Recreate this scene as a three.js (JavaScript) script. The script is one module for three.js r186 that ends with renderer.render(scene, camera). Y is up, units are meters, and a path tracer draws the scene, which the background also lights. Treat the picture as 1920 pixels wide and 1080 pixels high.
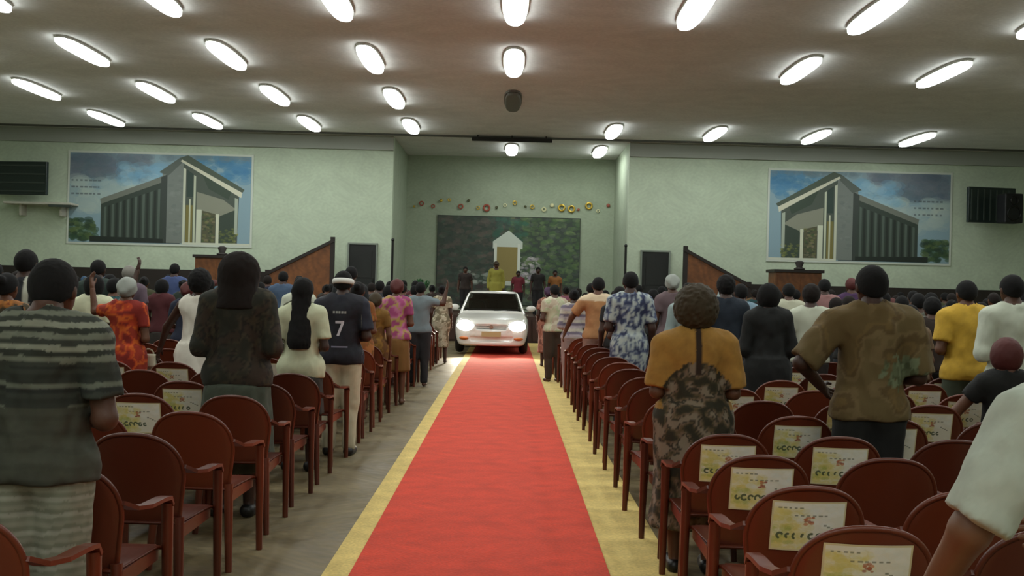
import * as THREE from 'three';
import { mergeGeometries } from 'three/addons/utils/BufferGeometryUtils.js';
import { RoundedBoxGeometry } from 'three/addons/geometries/RoundedBoxGeometry.js';
import { ImprovedNoise } from 'three/addons/math/ImprovedNoise.js';
import { RectAreaLightUniformsLib } from 'three/addons/lights/RectAreaLightUniformsLib.js';
RectAreaLightUniformsLib.init();

// ------------------------------------------------------------------ camera, light, exposure
const scene = new THREE.Scene();
scene.background = new THREE.Color(0x000000);
const camera = new THREE.PerspectiveCamera(2 * Math.atan(540 / 1900) * 180 / Math.PI, 1920 / 1080, 0.05, 120);
camera.rotation.order = 'YXZ';
camera.position.set(0, 1.55, 0);
camera.rotation.set(0, -0.0037, 1.45 * Math.PI / 180);
const renderer = new THREE.WebGLRenderer({ antialias: true });
renderer.toneMapping = THREE.LinearToneMapping;
renderer.toneMappingExposure = 1.0;
renderer.shadowMap.enabled = true;
const LAMP_NITS = 31, LAMP_COLOR = new THREE.Color(0.94, 1.0, 0.97), LAMP_SEEN = 8.0, HEADLAMP = 20;
const CEILING = 6.01, WALL_Z = -30.5, RECESS_Z = -34.6, RECESS_X = 3.55;

// ------------------------------------------------------------------ helpers
const noiseGen = new ImprovedNoise();
const N3 = (x, y, z) => noiseGen.noise(x, y, z);
let seed = 20117;
const rnd = () => { seed = (seed * 1664525 + 1013904223) >>> 0; return seed / 4294967296; };
const rr = (a, b) => a + (b - a) * rnd();
const pick = (a) => a[Math.floor(rnd() * a.length) % a.length];
const taken = {};
function numbered(name) {
  const n = taken[name] = (taken[name] ?? -1) + 1;
  return n ? `${name}_${String(n).padStart(3, '0')}` : name;
}
function mesh(name, geo, material, parent) {
  const m = new THREE.Mesh(geo, material);
  m.name = name; m.castShadow = m.receiveShadow = true;
  if (parent) parent.add(m);
  return m;
}
function thing(name, label, category, [x, y, z] = [0, 0, 0], turn = 0, group) {
  const o = new THREE.Group();
  o.name = numbered(name); o.position.set(x, y, z); o.rotation.y = turn;
  o.userData = { label, category };
  if (group) o.userData.group = group;
  scene.add(o);
  return o;
}
function single(name, geo, material, label, category, [x, y, z] = [0, 0, 0], group) {
  const m = mesh(numbered(name), geo, material, scene);
  m.position.set(x, y, z); m.userData = { label, category };
  if (group) m.userData.group = group;
  return m;
}
function struct(name, geo, material, label, category) {
  const m = mesh(name, geo, material, scene);
  m.userData = { kind: 'structure', label, category };
  return m;
}
const box = (x0, x1, y0, y1, z0, z1) => { const g = new THREE.BoxGeometry(x1 - x0, y1 - y0, z1 - z0); g.translate((x0 + x1) / 2, (y0 + y1) / 2, (z0 + z1) / 2); return g; };
const ord = (n) => ['first', 'second', 'third', 'fourth', 'fifth', 'sixth', 'seventh', 'eighth', 'ninth', 'tenth', 'eleventh', 'twelfth', 'thirteenth', 'fourteenth', 'fifteenth', 'sixteenth', 'seventeenth', 'eighteenth', 'nineteenth', 'twentieth', 'twenty-first', 'twenty-second', 'twenty-third', 'twenty-fourth', 'twenty-fifth', 'twenty-sixth'][n] ?? 'last';
const std = (color, roughness = 0.8, extra = {}) => new THREE.MeshStandardMaterial({ color, roughness, ...extra });
// box-projected uv in metres
function metricUV(g, scale = 1) {
  const p = g.attributes.position, n = g.attributes.normal, uv = new Float32Array(p.count * 2);
  for (let i = 0; i < p.count; i++) {
    const ax = Math.abs(n.getX(i)), ay = Math.abs(n.getY(i)), az = Math.abs(n.getZ(i));
    const [u, v] = ay >= ax && ay >= az ? [p.getX(i), p.getZ(i)] : ax > az ? [p.getZ(i), p.getY(i)] : [p.getX(i), p.getY(i)];
    uv[2 * i] = u * scale; uv[2 * i + 1] = v * scale;
  }
  g.setAttribute('uv', new THREE.BufferAttribute(uv, 2));
  return g;
}
function makeTex(size, fn, srgb, repeat) {
  const data = new Uint8Array(size * size * 4);
  for (let y = 0; y < size; y++) for (let x = 0; x < size; x++) {
    const c = fn(x / size, y / size), i = (y * size + x) * 4;
    data[i] = Math.max(0, Math.min(255, c[0] * 255)); data[i + 1] = Math.max(0, Math.min(255, c[1] * 255)); data[i + 2] = Math.max(0, Math.min(255, c[2] * 255)); data[i + 3] = 255;
  }
  const t = new THREE.DataTexture(data, size, size);
  t.magFilter = THREE.LinearFilter; t.wrapS = t.wrapT = THREE.RepeatWrapping;
  if (srgb) t.colorSpace = THREE.SRGBColorSpace;
  if (repeat) t.repeat.set(repeat, repeat);
  t.needsUpdate = true;
  return t;
}
// seamless noise on a torus
const tile = (u, v, f, s) => {
  const a = u * 2 * Math.PI, b = v * 2 * Math.PI, r = f / (2 * Math.PI);
  return N3(Math.cos(a) * r + s, Math.sin(a) * r + Math.cos(b) * r * 1.3, Math.sin(b) * r * 1.3 - s);
};
function mottled(base, amount, size = 256, coarse = 6, fine = 40) {
  return makeTex(size, (u, v) => {
    const k = 1 + amount * (0.6 * tile(u, v, coarse, 3.1) + 0.7 * tile(u, v, fine, 9.7) + 0.25 * (rnd() - 0.5));
    return base.map((c) => c * k);
  }, true);
}
function canvasTex(w, h, draw) {
  const c = document.createElement('canvas'); c.width = w; c.height = h;
  draw(c.getContext('2d'), w, h);
  const t = new THREE.CanvasTexture(c); t.colorSpace = THREE.SRGBColorSpace;
  return t;
}
const srgb = (hex) => new THREE.Color(hex);

// naive surface nets over a distance field, with block culling
function surfaceNets(f, [x0, y0, z0], [x1, y1, z1], cell) {
  const nx = Math.ceil((x1 - x0) / cell) + 1, ny = Math.ceil((y1 - y0) / cell) + 1, nz = Math.ceil((z1 - z0) / cell) + 1;
  const F = new Float32Array(nx * ny * nz), B = 6, reach = B * cell * 0.9 + cell;
  const id = (i, j, k) => (k * ny + j) * nx + i;
  for (let bk = 0; bk < nz; bk += B) for (let bj = 0; bj < ny; bj += B) for (let bi = 0; bi < nx; bi += B) {
    const v = f(x0 + (bi + B / 2) * cell, y0 + (bj + B / 2) * cell, z0 + (bk + B / 2) * cell), far = Math.abs(v) > reach * 1.25;
    for (let k = bk; k < Math.min(bk + B, nz); k++) for (let j = bj; j < Math.min(bj + B, ny); j++) for (let i = bi; i < Math.min(bi + B, nx); i++)
      F[id(i, j, k)] = far ? v : f(x0 + i * cell, y0 + j * cell, z0 + k * cell);
  }
  const V = new Int32Array(nx * ny * nz).fill(-1), pos = [], idx = [];
  const corner = [[0, 0, 0], [1, 0, 0], [0, 1, 0], [1, 1, 0], [0, 0, 1], [1, 0, 1], [0, 1, 1], [1, 1, 1]];
  const edges = [[0, 1], [2, 3], [4, 5], [6, 7], [0, 2], [1, 3], [4, 6], [5, 7], [0, 4], [1, 5], [2, 6], [3, 7]];
  const val = new Float32Array(8);
  for (let k = 0; k < nz - 1; k++) for (let j = 0; j < ny - 1; j++) for (let i = 0; i < nx - 1; i++) {
    let neg = 0;
    const o = id(i, j, k);
    for (let c = 0; c < 8; c++) { const w = F[o + corner[c][0] + corner[c][1] * nx + corner[c][2] * nx * ny]; val[c] = w; if (w < 0) neg++; }
    if (!neg || neg === 8) continue;
    let n = 0, sx = 0, sy = 0, sz = 0;
    for (const [a, b] of edges) {
      if ((val[a] < 0) === (val[b] < 0)) continue;
      const t = val[a] / (val[a] - val[b]), A = corner[a], Bc = corner[b];
      sx += A[0] + (Bc[0] - A[0]) * t; sy += A[1] + (Bc[1] - A[1]) * t; sz += A[2] + (Bc[2] - A[2]) * t; n++;
    }
    V[o] = pos.length / 3;
    pos.push(x0 + (i + sx / n) * cell, y0 + (j + sy / n) * cell, z0 + (k + sz / n) * cell);
  }
  const quad = (a, b, c, d, flip) => { if (a < 0 || b < 0 || c < 0 || d < 0) return; flip ? idx.push(a, c, b, a, d, c) : idx.push(a, b, c, a, c, d); };
  for (let k = 1; k < nz - 1; k++) for (let j = 1; j < ny - 1; j++) for (let i = 1; i < nx - 1; i++) {
    const o = id(i, j, k), s = F[o] < 0;
    if (s !== (F[o + 1] < 0)) quad(V[o - nx - nx * ny], V[o - nx * ny], V[o], V[o - nx], !s);
    if (s !== (F[o + nx] < 0)) quad(V[o - 1 - nx * ny], V[o - 1], V[o], V[o - nx * ny], !s);
    if (s !== (F[o + nx * ny] < 0)) quad(V[o - 1 - nx], V[o - nx], V[o], V[o - 1], !s);
  }
  const g = new THREE.BufferGeometry();
  g.setAttribute('position', new THREE.Float32BufferAttribute(pos, 3));
  g.setIndex(idx);
  g.computeVertexNormals();
  return g;
}
const smin = (a, b, k) => { const h = Math.max(k - Math.abs(a - b), 0) / k; return Math.min(a, b) - h * h * k * 0.25; };
const smax = (a, b, k) => -smin(-a, -b, k);
// tapered capsules joined by smooth minimum: [a, ra, b, rb, k, flattening in z]
function boneField(bones, grow = 0) {
  const L = bones.map(([a, ra, b, rb, k = 0.03, zs = 1]) => { const dx = b[0] - a[0], dy = b[1] - a[1], dz = (b[2] - a[2]) / zs; return [a[0], a[1], a[2], ra + grow, dx, dy, dz, rb + grow, k, zs, 1 / Math.max(1e-9, dx * dx + dy * dy + dz * dz)]; });
  return (x, y, z) => {
    let d = 1e3;
    for (let i = 0; i < L.length; i++) {
      const q = L[i], px = x - q[0], py = y - q[1], pz = (z - q[2]) / q[9];
      let h = (px * q[4] + py * q[5] + pz * q[6]) * q[10]; h = h < 0 ? 0 : h > 1 ? 1 : h;
      const ex = px - q[4] * h, ey = py - q[5] * h, ez = pz - q[6] * h;
      const e = (Math.sqrt(ex * ex + ey * ey + ez * ez) - (q[3] + (q[7] - q[3]) * h)) * q[9];
      const k = q[8], m = k - Math.abs(d - e);
      d = m > 0 ? Math.min(d, e) - m * m / k * 0.25 : Math.min(d, e);
    }
    return d;
  };
}
const ell = (x, y, z, cx, cy, cz, rx, ry, rz) => {
  const a = (x - cx) / rx, b = (y - cy) / ry, c = (z - cz) / rz, k = Math.sqrt(a * a + b * b + c * c);
  return (k - 1) * Math.min(rx, ry, rz);
};
function paint(g, fn) {
  const p = g.attributes.position, n = g.attributes.normal, c = new Float32Array(p.count * 3);
  for (let i = 0; i < p.count; i++) { const q = fn(p.getX(i), p.getY(i), p.getZ(i), n.getX(i), n.getY(i), n.getZ(i)); c[3 * i] = q[0]; c[3 * i + 1] = q[1]; c[3 * i + 2] = q[2]; }
  g.setAttribute('color', new THREE.BufferAttribute(c, 3));
  return g;
}

// ------------------------------------------------------------------ the hall
const wallTex = mottled([0.735, 0.785, 0.695], 0.06, 256, 5, 30);
const wallMat = std(0xffffff, 0.85, { map: wallTex });
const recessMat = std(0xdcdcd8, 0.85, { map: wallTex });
const ceilTex = mottled([0.91, 0.91, 0.90], 0.06, 512, 8, 70);
const ceilMat = std(0xffffff, 0.9, { map: ceilTex });
const floorTex = mottled([0.42, 0.37, 0.26], 0.2, 512, 9, 60);
const floorRough = makeTex(256, (u, v) => { const k = 0.55 + 0.2 * tile(u, v, 7, 5.5) + 0.15 * tile(u, v, 33, 1.2); return [k, k, k]; });
const floorMat = std(0xffffff, 1, { map: floorTex, roughnessMap: floorRough });
const HALF = 17, REAR = 8;
struct('floor', metricUV(box(-HALF, HALF, -0.2, 0, RECESS_Z - 0.3, REAR), 0.4), floorMat, 'worn grey-brown floor of the hall', 'floor');
struct('ceiling', metricUV(box(-HALF, HALF, CEILING, CEILING + 0.25, RECESS_Z - 0.3, REAR), 0.25), ceilMat, 'flat grey-brown ceiling set with oblong lights', 'ceiling');
struct('wall_left', metricUV(box(-HALF - 0.25, -HALF, -0.2, CEILING + 0.25, RECESS_Z - 0.3, REAR), 0.4), wallMat, 'pale green-white side wall on the left', 'wall');
struct('wall_right', metricUV(box(HALF, HALF + 0.25, -0.2, CEILING + 0.25, RECESS_Z - 0.3, REAR), 0.4), wallMat, 'pale green-white side wall on the right', 'wall');
struct('wall_rear', metricUV(box(-HALF - 0.25, HALF + 0.25, -0.2, CEILING + 0.25, REAR, REAR + 0.25), 0.4), wallMat, 'pale rear wall behind the camera', 'wall');
const frontWall = mergeGeometries([box(-HALF, -RECESS_X, 0, CEILING, WALL_Z - 0.3, WALL_Z), box(RECESS_X, HALF, 0, CEILING, WALL_Z - 0.3, WALL_Z)]);
struct('wall_front', metricUV(frontWall, 0.4), wallMat, 'pale green-white front wall carrying the two posters', 'wall');
const recessWall = mergeGeometries([box(-RECESS_X - 0.3, RECESS_X + 0.3, 0, CEILING, RECESS_Z - 0.3, RECESS_Z), box(-RECESS_X - 0.3, -RECESS_X, 0, CEILING, RECESS_Z, WALL_Z - 0.3), box(RECESS_X, RECESS_X + 0.3, 0, CEILING, RECESS_Z, WALL_Z - 0.3)]);
struct('wall_recess', metricUV(recessWall, 0.4), recessMat, 'grey-green walls of the stage recess', 'wall');
const darkWood = std(0x231a15, 0.6), bandMat = std(0x9ea298, 0.85);
struct('trim_1', mergeGeometries([box(-HALF, -RECESS_X, CEILING - 0.42, CEILING, WALL_Z, WALL_Z + 0.1), box(RECESS_X, HALF, CEILING - 0.42, CEILING, WALL_Z, WALL_Z + 0.1)]), bandMat, 'grey band along the top of the front wall', 'trim');
struct('baseboard_front', mergeGeometries([box(-HALF, -7.05, 0, 1.85, WALL_Z, WALL_Z + 0.05), box(7.05, HALF, 0, 1.85, WALL_Z, WALL_Z + 0.05)]), darkWood, 'dark wooden dado along the foot of the front wall', 'dado');
struct('trim_2', box(-HALF, HALF, CEILING - 0.05, CEILING, WALL_Z + 0.55, WALL_Z + 0.65), std(0x55564e, 0.8), 'thin dark line across the ceiling before the stage', 'trim');

// stage platform with board front
const stageWood = std(0x3b2216, 0.55);
const stage = struct('stage', box(-RECESS_X + 0.01, RECESS_X - 0.01, 0, 0.75, RECESS_Z + 0.01, -28.8), stageWood, 'brown wooden stage platform in the recess behind the car', 'stage');
for (let i = 0; i < 10; i++) mesh('panel', box(-3.5 + i * 0.7 + 0.03, -3.5 + (i + 1) * 0.7 - 0.03, 0.05, 0.68, -28.8, -28.77), stageWood, stage);

// doors beside the recess
const doorMat = std(0x10130f, 0.5), doorFrame = std(0x7d857a, 0.7), metalDark = std(0x2a2a28, 0.45, { metalness: 0.7 });
for (const s of [-1, 1]) {
  const d = struct(`door_${s < 0 ? 1 : 2}`, box(s * 4.4 - 0.40, s * 4.4 + 0.40, 0, 2.74, WALL_Z, WALL_Z + 0.05), doorMat, s < 0 ? 'dark door left of the stage recess' : 'dark door right of the stage recess', 'door');
  mesh('door_frame', mergeGeometries([box(s * 4.4 - 0.45, s * 4.4 - 0.40, 0, 2.79, WALL_Z, WALL_Z + 0.08), box(s * 4.4 + 0.40, s * 4.4 + 0.45, 0, 2.79, WALL_Z, WALL_Z + 0.08), box(s * 4.4 - 0.40, s * 4.4 + 0.40, 2.74, 2.79, WALL_Z, WALL_Z + 0.08)]), doorFrame, d);
  mesh('door_panel', box(s * 4.4 - 0.28, s * 4.4 + 0.28, 1.75, 2.55, WALL_Z + 0.05, WALL_Z + 0.065), doorMat, d);
  mesh('door_panel', box(s * 4.4 - 0.28, s * 4.4 + 0.28, 0.85, 1.6, WALL_Z + 0.05, WALL_Z + 0.065), doorMat, d);
  mesh('door_handle', box(s * 4.4 - s * 0.33 - 0.02, s * 4.4 - s * 0.33 + 0.02, 1.62, 1.74, WALL_Z + 0.05, WALL_Z + 0.1), metalDark, d);
}

// stair balustrades
const stairTex = makeTex(256, (u, v) => { const g = Math.sin((u * 9 + 1.3 * tile(u, v, 4, 2.2)) * 6.28) * 0.06 + 0.1 * tile(u, v, 24, 8) + 0.12 * tile(u, v, 6, 12); return [0.45 * (1 + g), 0.27 * (1 + g * 1.1), 0.13 * (1 + g * 1.2)]; }, true);
const stairMat = std(0xffffff, 0.5, { map: stairTex });
for (const s of [-1, 1]) {
  const t = thing('stair_balustrade', s < 0 ? 'brown wooden sloping stair balustrade left of the stage' : 'brown wooden sloping stair balustrade right of the stage', 'balustrade', [0, 0, -29.5]);
  const sh = new THREE.Shape([[s * 7.0, 0], [s * 7.0, 1.76], [s * 5.13, 2.74], [s * 5.13, 0]].map(([x, y]) => new THREE.Vector2(x, y)));
  mesh('side_panel', metricUV(new THREE.ExtrudeGeometry(sh, { depth: 0.08, bevelEnabled: false }), 0.5), stairMat, t);
  const r = new THREE.BoxGeometry(Math.hypot(1.95, 1.02), 0.09, 0.16); r.rotateZ(s * Math.atan2(-0.98, 1.87)); r.translate(s * 6.06, 2.29, 0.04);
  mesh('handrail', r, darkWood, t);
  mesh('post', box(s * 5.13 - 0.06, s * 5.13 + 0.06, 0, 2.9, -0.02, 0.1), darkWood, t);
  mesh('post', box(s * 7.0 - 0.06, s * 7.0 + 0.06, 0, 1.9, -0.02, 0.1), darkWood, t);
  for (let i = 0; i < 5; i++) mesh('step', box(Math.min(s * (7 - i * 0.38), s * 5.15), Math.max(s * (7 - i * 0.38), s * 5.15), i * 0.15, (i + 1) * 0.15, -0.95, 0), stairMat, t);
}
// wooden booths at the ends of the front
for (const s of [-1, 1]) {
  const t = thing('choir_booth', s < 0 ? 'brown wooden booth below the left poster' : 'brown wooden booth below the right poster', 'booth', [s * 8.08, 0, -28.6]);
  mesh('body', metricUV(box(-0.64, 0.64, 0, 2.18, -0.4, 0.4), 0.5), stairMat, t);
  mesh('top_ledge', box(-0.7, 0.7, 2.18, 2.26, -0.46, 0.46), darkWood, t);
  for (const x of [-0.32, 0.32]) mesh('front_panel', metricUV(box(x - 0.26, x + 0.26, 1.2, 2.1, 0.4, 0.42), 0.5), stairMat, t);
  const k = new THREE.LatheGeometry([[0.001, 0], [0.15, 0], [0.15, 0.05], [0.08, 0.08], [0.13, 0.22], [0.05, 0.26], [0.001, 0.26]].map(([a, b]) => new THREE.Vector2(a, b)), 16);
  k.translate(s < 0 ? 0.02 : 0.1, 2.26, 0.1); mesh('finial', k, darkWood, t);
}
// thin posts at the recess corners
for (const s of [-1, 1]) {
  const t = thing('pipe_post', s < 0 ? 'thin dark metal post at left edge of the stage recess' : 'thin dark metal post at right edge of the stage recess', 'post', [s * 3.44, 0, -29.9]);
  mesh('pole', new THREE.CylinderGeometry(0.035, 0.035, 2.86, 12).translate(0, 1.43, 0), metalDark, t);
  mesh('base_plate', new THREE.CylinderGeometry(0.14, 0.16, 0.04, 20).translate(0, 0.02, 0), metalDark, t);
  mesh('cap', new THREE.SphereGeometry(0.05, 12, 8).translate(0, 2.88, 0), metalDark, t);
}

// ------------------------------------------------------------------ posters and backdrop (flat prints)
function soft(ctx, x, y, r, col, a) { ctx.globalAlpha = a; ctx.fillStyle = col; ctx.beginPath(); ctx.ellipse(x, y, r, r * 0.6, 0, 0, 7); ctx.fill(); ctx.globalAlpha = 1; }
function poly(ctx, col, pts) { ctx.fillStyle = col; ctx.beginPath(); pts.forEach(([x, y], i) => i ? ctx.lineTo(x, y) : ctx.moveTo(x, y)); ctx.closePath(); ctx.fill(); }
function church(ctx, W, H, mirror) {
  ctx.save();
  if (mirror) { ctx.translate(W, 0); ctx.scale(-1, 1); }
  ctx.scale(W / 342, H / 172);
  // sky with printed clouds
  poly(ctx, '#8aa5b0', [[0, 0], [342, 0], [342, 172], [0, 172]]);
  for (let i = 0; i < 170; i++) soft(ctx, rr(0, 150), rr(0, 48), rr(8, 22), pick(['#61707c', '#6b6f7d', '#7c7f88', '#566a7c']), 0.22);
  for (let i = 0; i < 150; i++) soft(ctx, rr(0, 175), rr(52, 112), rr(8, 22), pick(['#a9bbb4', '#b9c7bb', '#9db4b6']), 0.25);
  for (let i = 0; i < 60; i++) soft(ctx, rr(95, 185), rr(20, 60), rr(8, 18), pick(['#6fa3c4', '#7fb0cc', '#a8c6cf']), 0.25);
  for (let i = 0; i < 90; i++) soft(ctx, rr(235, 342), rr(0, 50), rr(6, 16), pick(['#35729c', '#4a86ad', '#3f7da8']), 0.3);
  for (let i = 0; i < 30; i++) soft(ctx, rr(180, 342), rr(0, 8), rr(6, 14), '#6d7f86', 0.3);
  // trees at the far end
  for (let i = 0; i < 120; i++) soft(ctx, rr(0, 50), rr(128, 168), rr(3, 9), pick(['#2f4a35', '#3d5535', '#25382c', '#596a3c']), 0.5);
  // long nave side
  poly(ctx, '#39443c', [[60, 88], [172, 50], [212, 60], [212, 170], [60, 170]]);
  poly(ctx, '#74796f', [[58, 88], [150, 52], [178, 40], [178, 52], [60, 98]]);
  for (let i = 0; i < 15; i++) { const x = 66 + i * 7.2, y = 104 - i * 2.6; poly(ctx, i % 2 ? '#27302a' : '#56635a', [[x, y], [x + 4.5, y - 1.6], [x + 4.5, 165], [x, 165]]); }
  poly(ctx, '#222b25', [[40, 160], [210, 163], [210, 171], [40, 171]]);
  // tower side
  poly(ctx, '#79807a', [[174, 30], [205, 14], [214, 16], [214, 170], [184, 170], [176, 60]]);
  poly(ctx, '#3b433e', [[172, 44], [184, 38], [184, 170], [178, 170]]);
  poly(ctx, '#59625b', [[168, 34], [206, 6], [218, 8], [186, 40]]);
  for (let i = 0; i < 40; i++) soft(ctx, rr(188, 212), rr(40, 165), rr(2, 6), pick(['#8b918b', '#6c756f', '#666f6c']), 0.3);
  // front gable
  poly(ctx, '#4d564c', [[214, 16], [320, 76], [318, 170], [214, 170]]);
  poly(ctx, '#8b8d7c', [[240, 70], [290, 84], [312, 100], [312, 120], [262, 118], [240, 112]]);
  poly(ctx, '#3c4a3d', [[248, 34], [306, 66], [300, 84], [262, 64]]);
  poly(ctx, '#d5d3bd', [[208, 12], [214, 6], [326, 70], [324, 80]]);
  poly(ctx, '#4e5a4c', [[206, 6], [222, 0], [330, 64], [326, 70]]);
  poly(ctx, '#c8cbb6', [[214, 24], [219, 27], [219, 170], [214, 170]]);
  poly(ctx, '#30423b', [[221, 28], [233, 36], [233, 80], [221, 80]]);
  poly(ctx, '#c2c8b0', [[234, 38], [238, 40], [238, 170], [234, 170]]);
  poly(ctx, '#7c7440', [[220, 96], [233, 96], [233, 170], [220, 170]]);
  poly(ctx, '#c9cdb4', [[226, 84], [229, 84], [229, 170], [226, 170]]);
  poly(ctx, '#cdd1ba', [[240, 104], [250, 104], [250, 170], [240, 170]]);
  poly(ctx, '#55553e', [[251, 106], [276, 112], [276, 170], [251, 170]]);
  for (let i = 0; i < 60; i++) soft(ctx, rr(253, 274), rr(112, 168), rr(2, 4), pick(['#3d5a35', '#7b7a4a', '#2c3f2c', '#8a7d63']), 0.5);
  poly(ctx, '#d3d5bd', [[277, 112], [283, 112], [283, 170], [277, 170]]);
  poly(ctx, '#39463b', [[284, 116], [312, 104], [312, 170], [284, 170]]);
  for (let i = 0; i < 50; i++) soft(ctx, rr(286, 318), rr(140, 168), rr(2, 4), pick(['#6d7438', '#8f9048', '#46562d']), 0.5);
  poly(ctx, '#aab3a2', [[312, 80], [318, 82], [318, 150], [312, 150]]);
  poly(ctx, '#cfd3c0', [[214, 168], [342, 168], [342, 172], [214, 172]]);
  ctx.restore();
  // illegible lines of small print
  ctx.fillStyle = 'rgba(70,78,84,0.55)';
  const X = mirror ? 0.80 : 0.01;
  for (let r = 0; r < 3; r++) for (let i = 0; i < 7; i++) ctx.fillRect((X + i * 0.024) * W, (0.30 + r * 0.075) * H, rr(0.010, 0.02) * W, H * 0.018);
}
const posterFrame = std(0xc9cfc3, 0.6);
for (const s of [-1, 1]) {
  const t = thing('wall_poster', s < 0 ? 'large printed poster of a gabled church building on the left of the front wall' : 'large printed poster of a gabled church building on the right of the front wall', 'poster', [s * 10.52, 3.95, WALL_Z]);
  const tex = canvasTex(1024, 512, (c, w, h) => church(c, w, h, s > 0));
  mesh('board', box(-2.78, 2.78, -1.40, 1.40, 0, 0.03), posterFrame, t);
  const p = new THREE.PlaneGeometry(5.44, 2.68); p.translate(0, 0, 0.034);
  mesh('print', p, std(0xffffff, 0.55, { map: tex }), t);
}
{
  const t = thing('stage_backdrop', 'printed garden backdrop with white gazebo on the recess wall', 'backdrop', [-0.03, 0, RECESS_Z + 0.005]);
  const tex = canvasTex(1024, 640, (c, W, H) => {
    poly(c, '#3a443c', [[0, 0], [W, 0], [W, H], [0, H]]);
    for (let i = 0; i < 900; i++) soft(c, rr(0, W * 0.55), rr(0, H), rr(8, 34), pick(['#3c4a3c', '#4c4a40', '#5e5048', '#2c3630', '#445a4a', '#6e5c56']), 0.4);
    for (let i = 0; i < 900; i++) soft(c, rr(W * 0.5, W), rr(0, H), rr(8, 30), pick(['#53703c', '#667f4c', '#44603c', '#7e925c', '#38483a', '#566058']), 0.4);
    for (let i = 0; i < 80; i++) soft(c, rr(W * 0.4, W * 0.62), rr(0, H * 0.3), rr(10, 30), pick(['#2c5a48', '#3c6c58', '#385048']), 0.4);
    for (let i = 0; i < 80; i++) soft(c, rr(W * 0.58, W * 0.72), rr(H * 0.45, H * 0.75), rr(6, 20), pick(['#b0a0b4', '#c8bcc6', '#9a8c9c', '#dcd2d6']), 0.5);
    for (let i = 0; i < 60; i++) soft(c, rr(W * 0.16, W * 0.42), rr(H * 0.62, H * 0.76), rr(8, 24), pick(['#a0a89e', '#bcc2b6', '#788078']), 0.4);
    for (let i = 0; i < 100; i++) soft(c, rr(0, W), rr(H * 0.78, H), rr(8, 30), pick(['#382828', '#4a3a3a', '#2e2e2a']), 0.5);
    // gazebo
    poly(c, '#c8d0c4', [[W * 0.39, H * 0.28], [W * 0.50, H * 0.15], [W * 0.60, H * 0.28], [W * 0.60, H * 0.36], [W * 0.39, H * 0.36]]);
    poly(c, '#90804a', [[W * 0.41, H * 0.34], [W * 0.58, H * 0.34], [W * 0.58, H * 0.74], [W * 0.41, H * 0.74]]);
    for (const x of [0.40, 0.565]) poly(c, '#d6dace', [[W * x, H * 0.3], [W * (x + 0.02), H * 0.3], [W * (x + 0.02), H * 0.76], [W * x, H * 0.76]]);
    poly(c, '#bfc5b8', [[W * 0.38, H * 0.73], [W * 0.62, H * 0.73], [W * 0.62, H * 0.78], [W * 0.38, H * 0.78]]);
  });
  mesh('board', box(-2.44, 2.44, 0.95, 3.98, 0, 0.05), std(0x2a2d28, 0.7), t);
  const p = new THREE.PlaneGeometry(4.84, 2.98); p.translate(0, 2.465, 0.054);
  mesh('print', p, std(0xffffff, 0.6, { map: tex }), t);
}
// row of small gilt ornaments above the backdrop
{
  const t = thing('gilt_ornament_row', 'row of small gold and red ornaments on the recess wall above the backdrop', 'ornament', [0, 4.4, RECESS_Z]);
  const gold = std(0xc7a748, 0.3, { metalness: 0.8 }), red = std(0x9a4a35, 0.5), pale = std(0xd9d3a4, 0.4), olive = std(0x4a4a2a, 0.5);
  const shape = (kind, r) => { const g = kind ? new THREE.TorusGeometry(r, r * 0.32, 8, 14) : new THREE.IcosahedronGeometry(r, 1); g.scale(1, 1, 0.4); return g; };
  for (let i = 0; i < 22; i++) {
    const x = -3.3 + i * 0.315 + rr(-0.05, 0.05), y = rr(-0.16, 0.12), m = i === 8 ? red : i === 12 ? olive : [16, 17, 19].includes(i) ? gold : pick([gold, pale, olive, gold, red]);
    const g = shape(i % 3, [8, 16, 17, 19].includes(i) ? 0.10 : rr(0.04, 0.075)); g.translate(x, y, 0.06);
    mesh('ornament', g, m, t);
  }
}
// dark bar below the ceiling at the stage front
{
  const t = thing('curtain_rail', 'dark bar hung below the ceiling in front of the stage', 'rail', [0, CEILING, -29.7]);
  mesh('bar', new RoundedBoxGeometry(2.36, 0.11, 0.12, 2, 0.02).translate(0, -0.12, 0), std(0x15120f, 0.6), t);
  for (const x of [-1.0, 0, 1.0]) mesh('bracket', box(x - 0.02, x + 0.02, -0.08, 0, -0.02, 0.02), metalDark, t);
}
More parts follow.
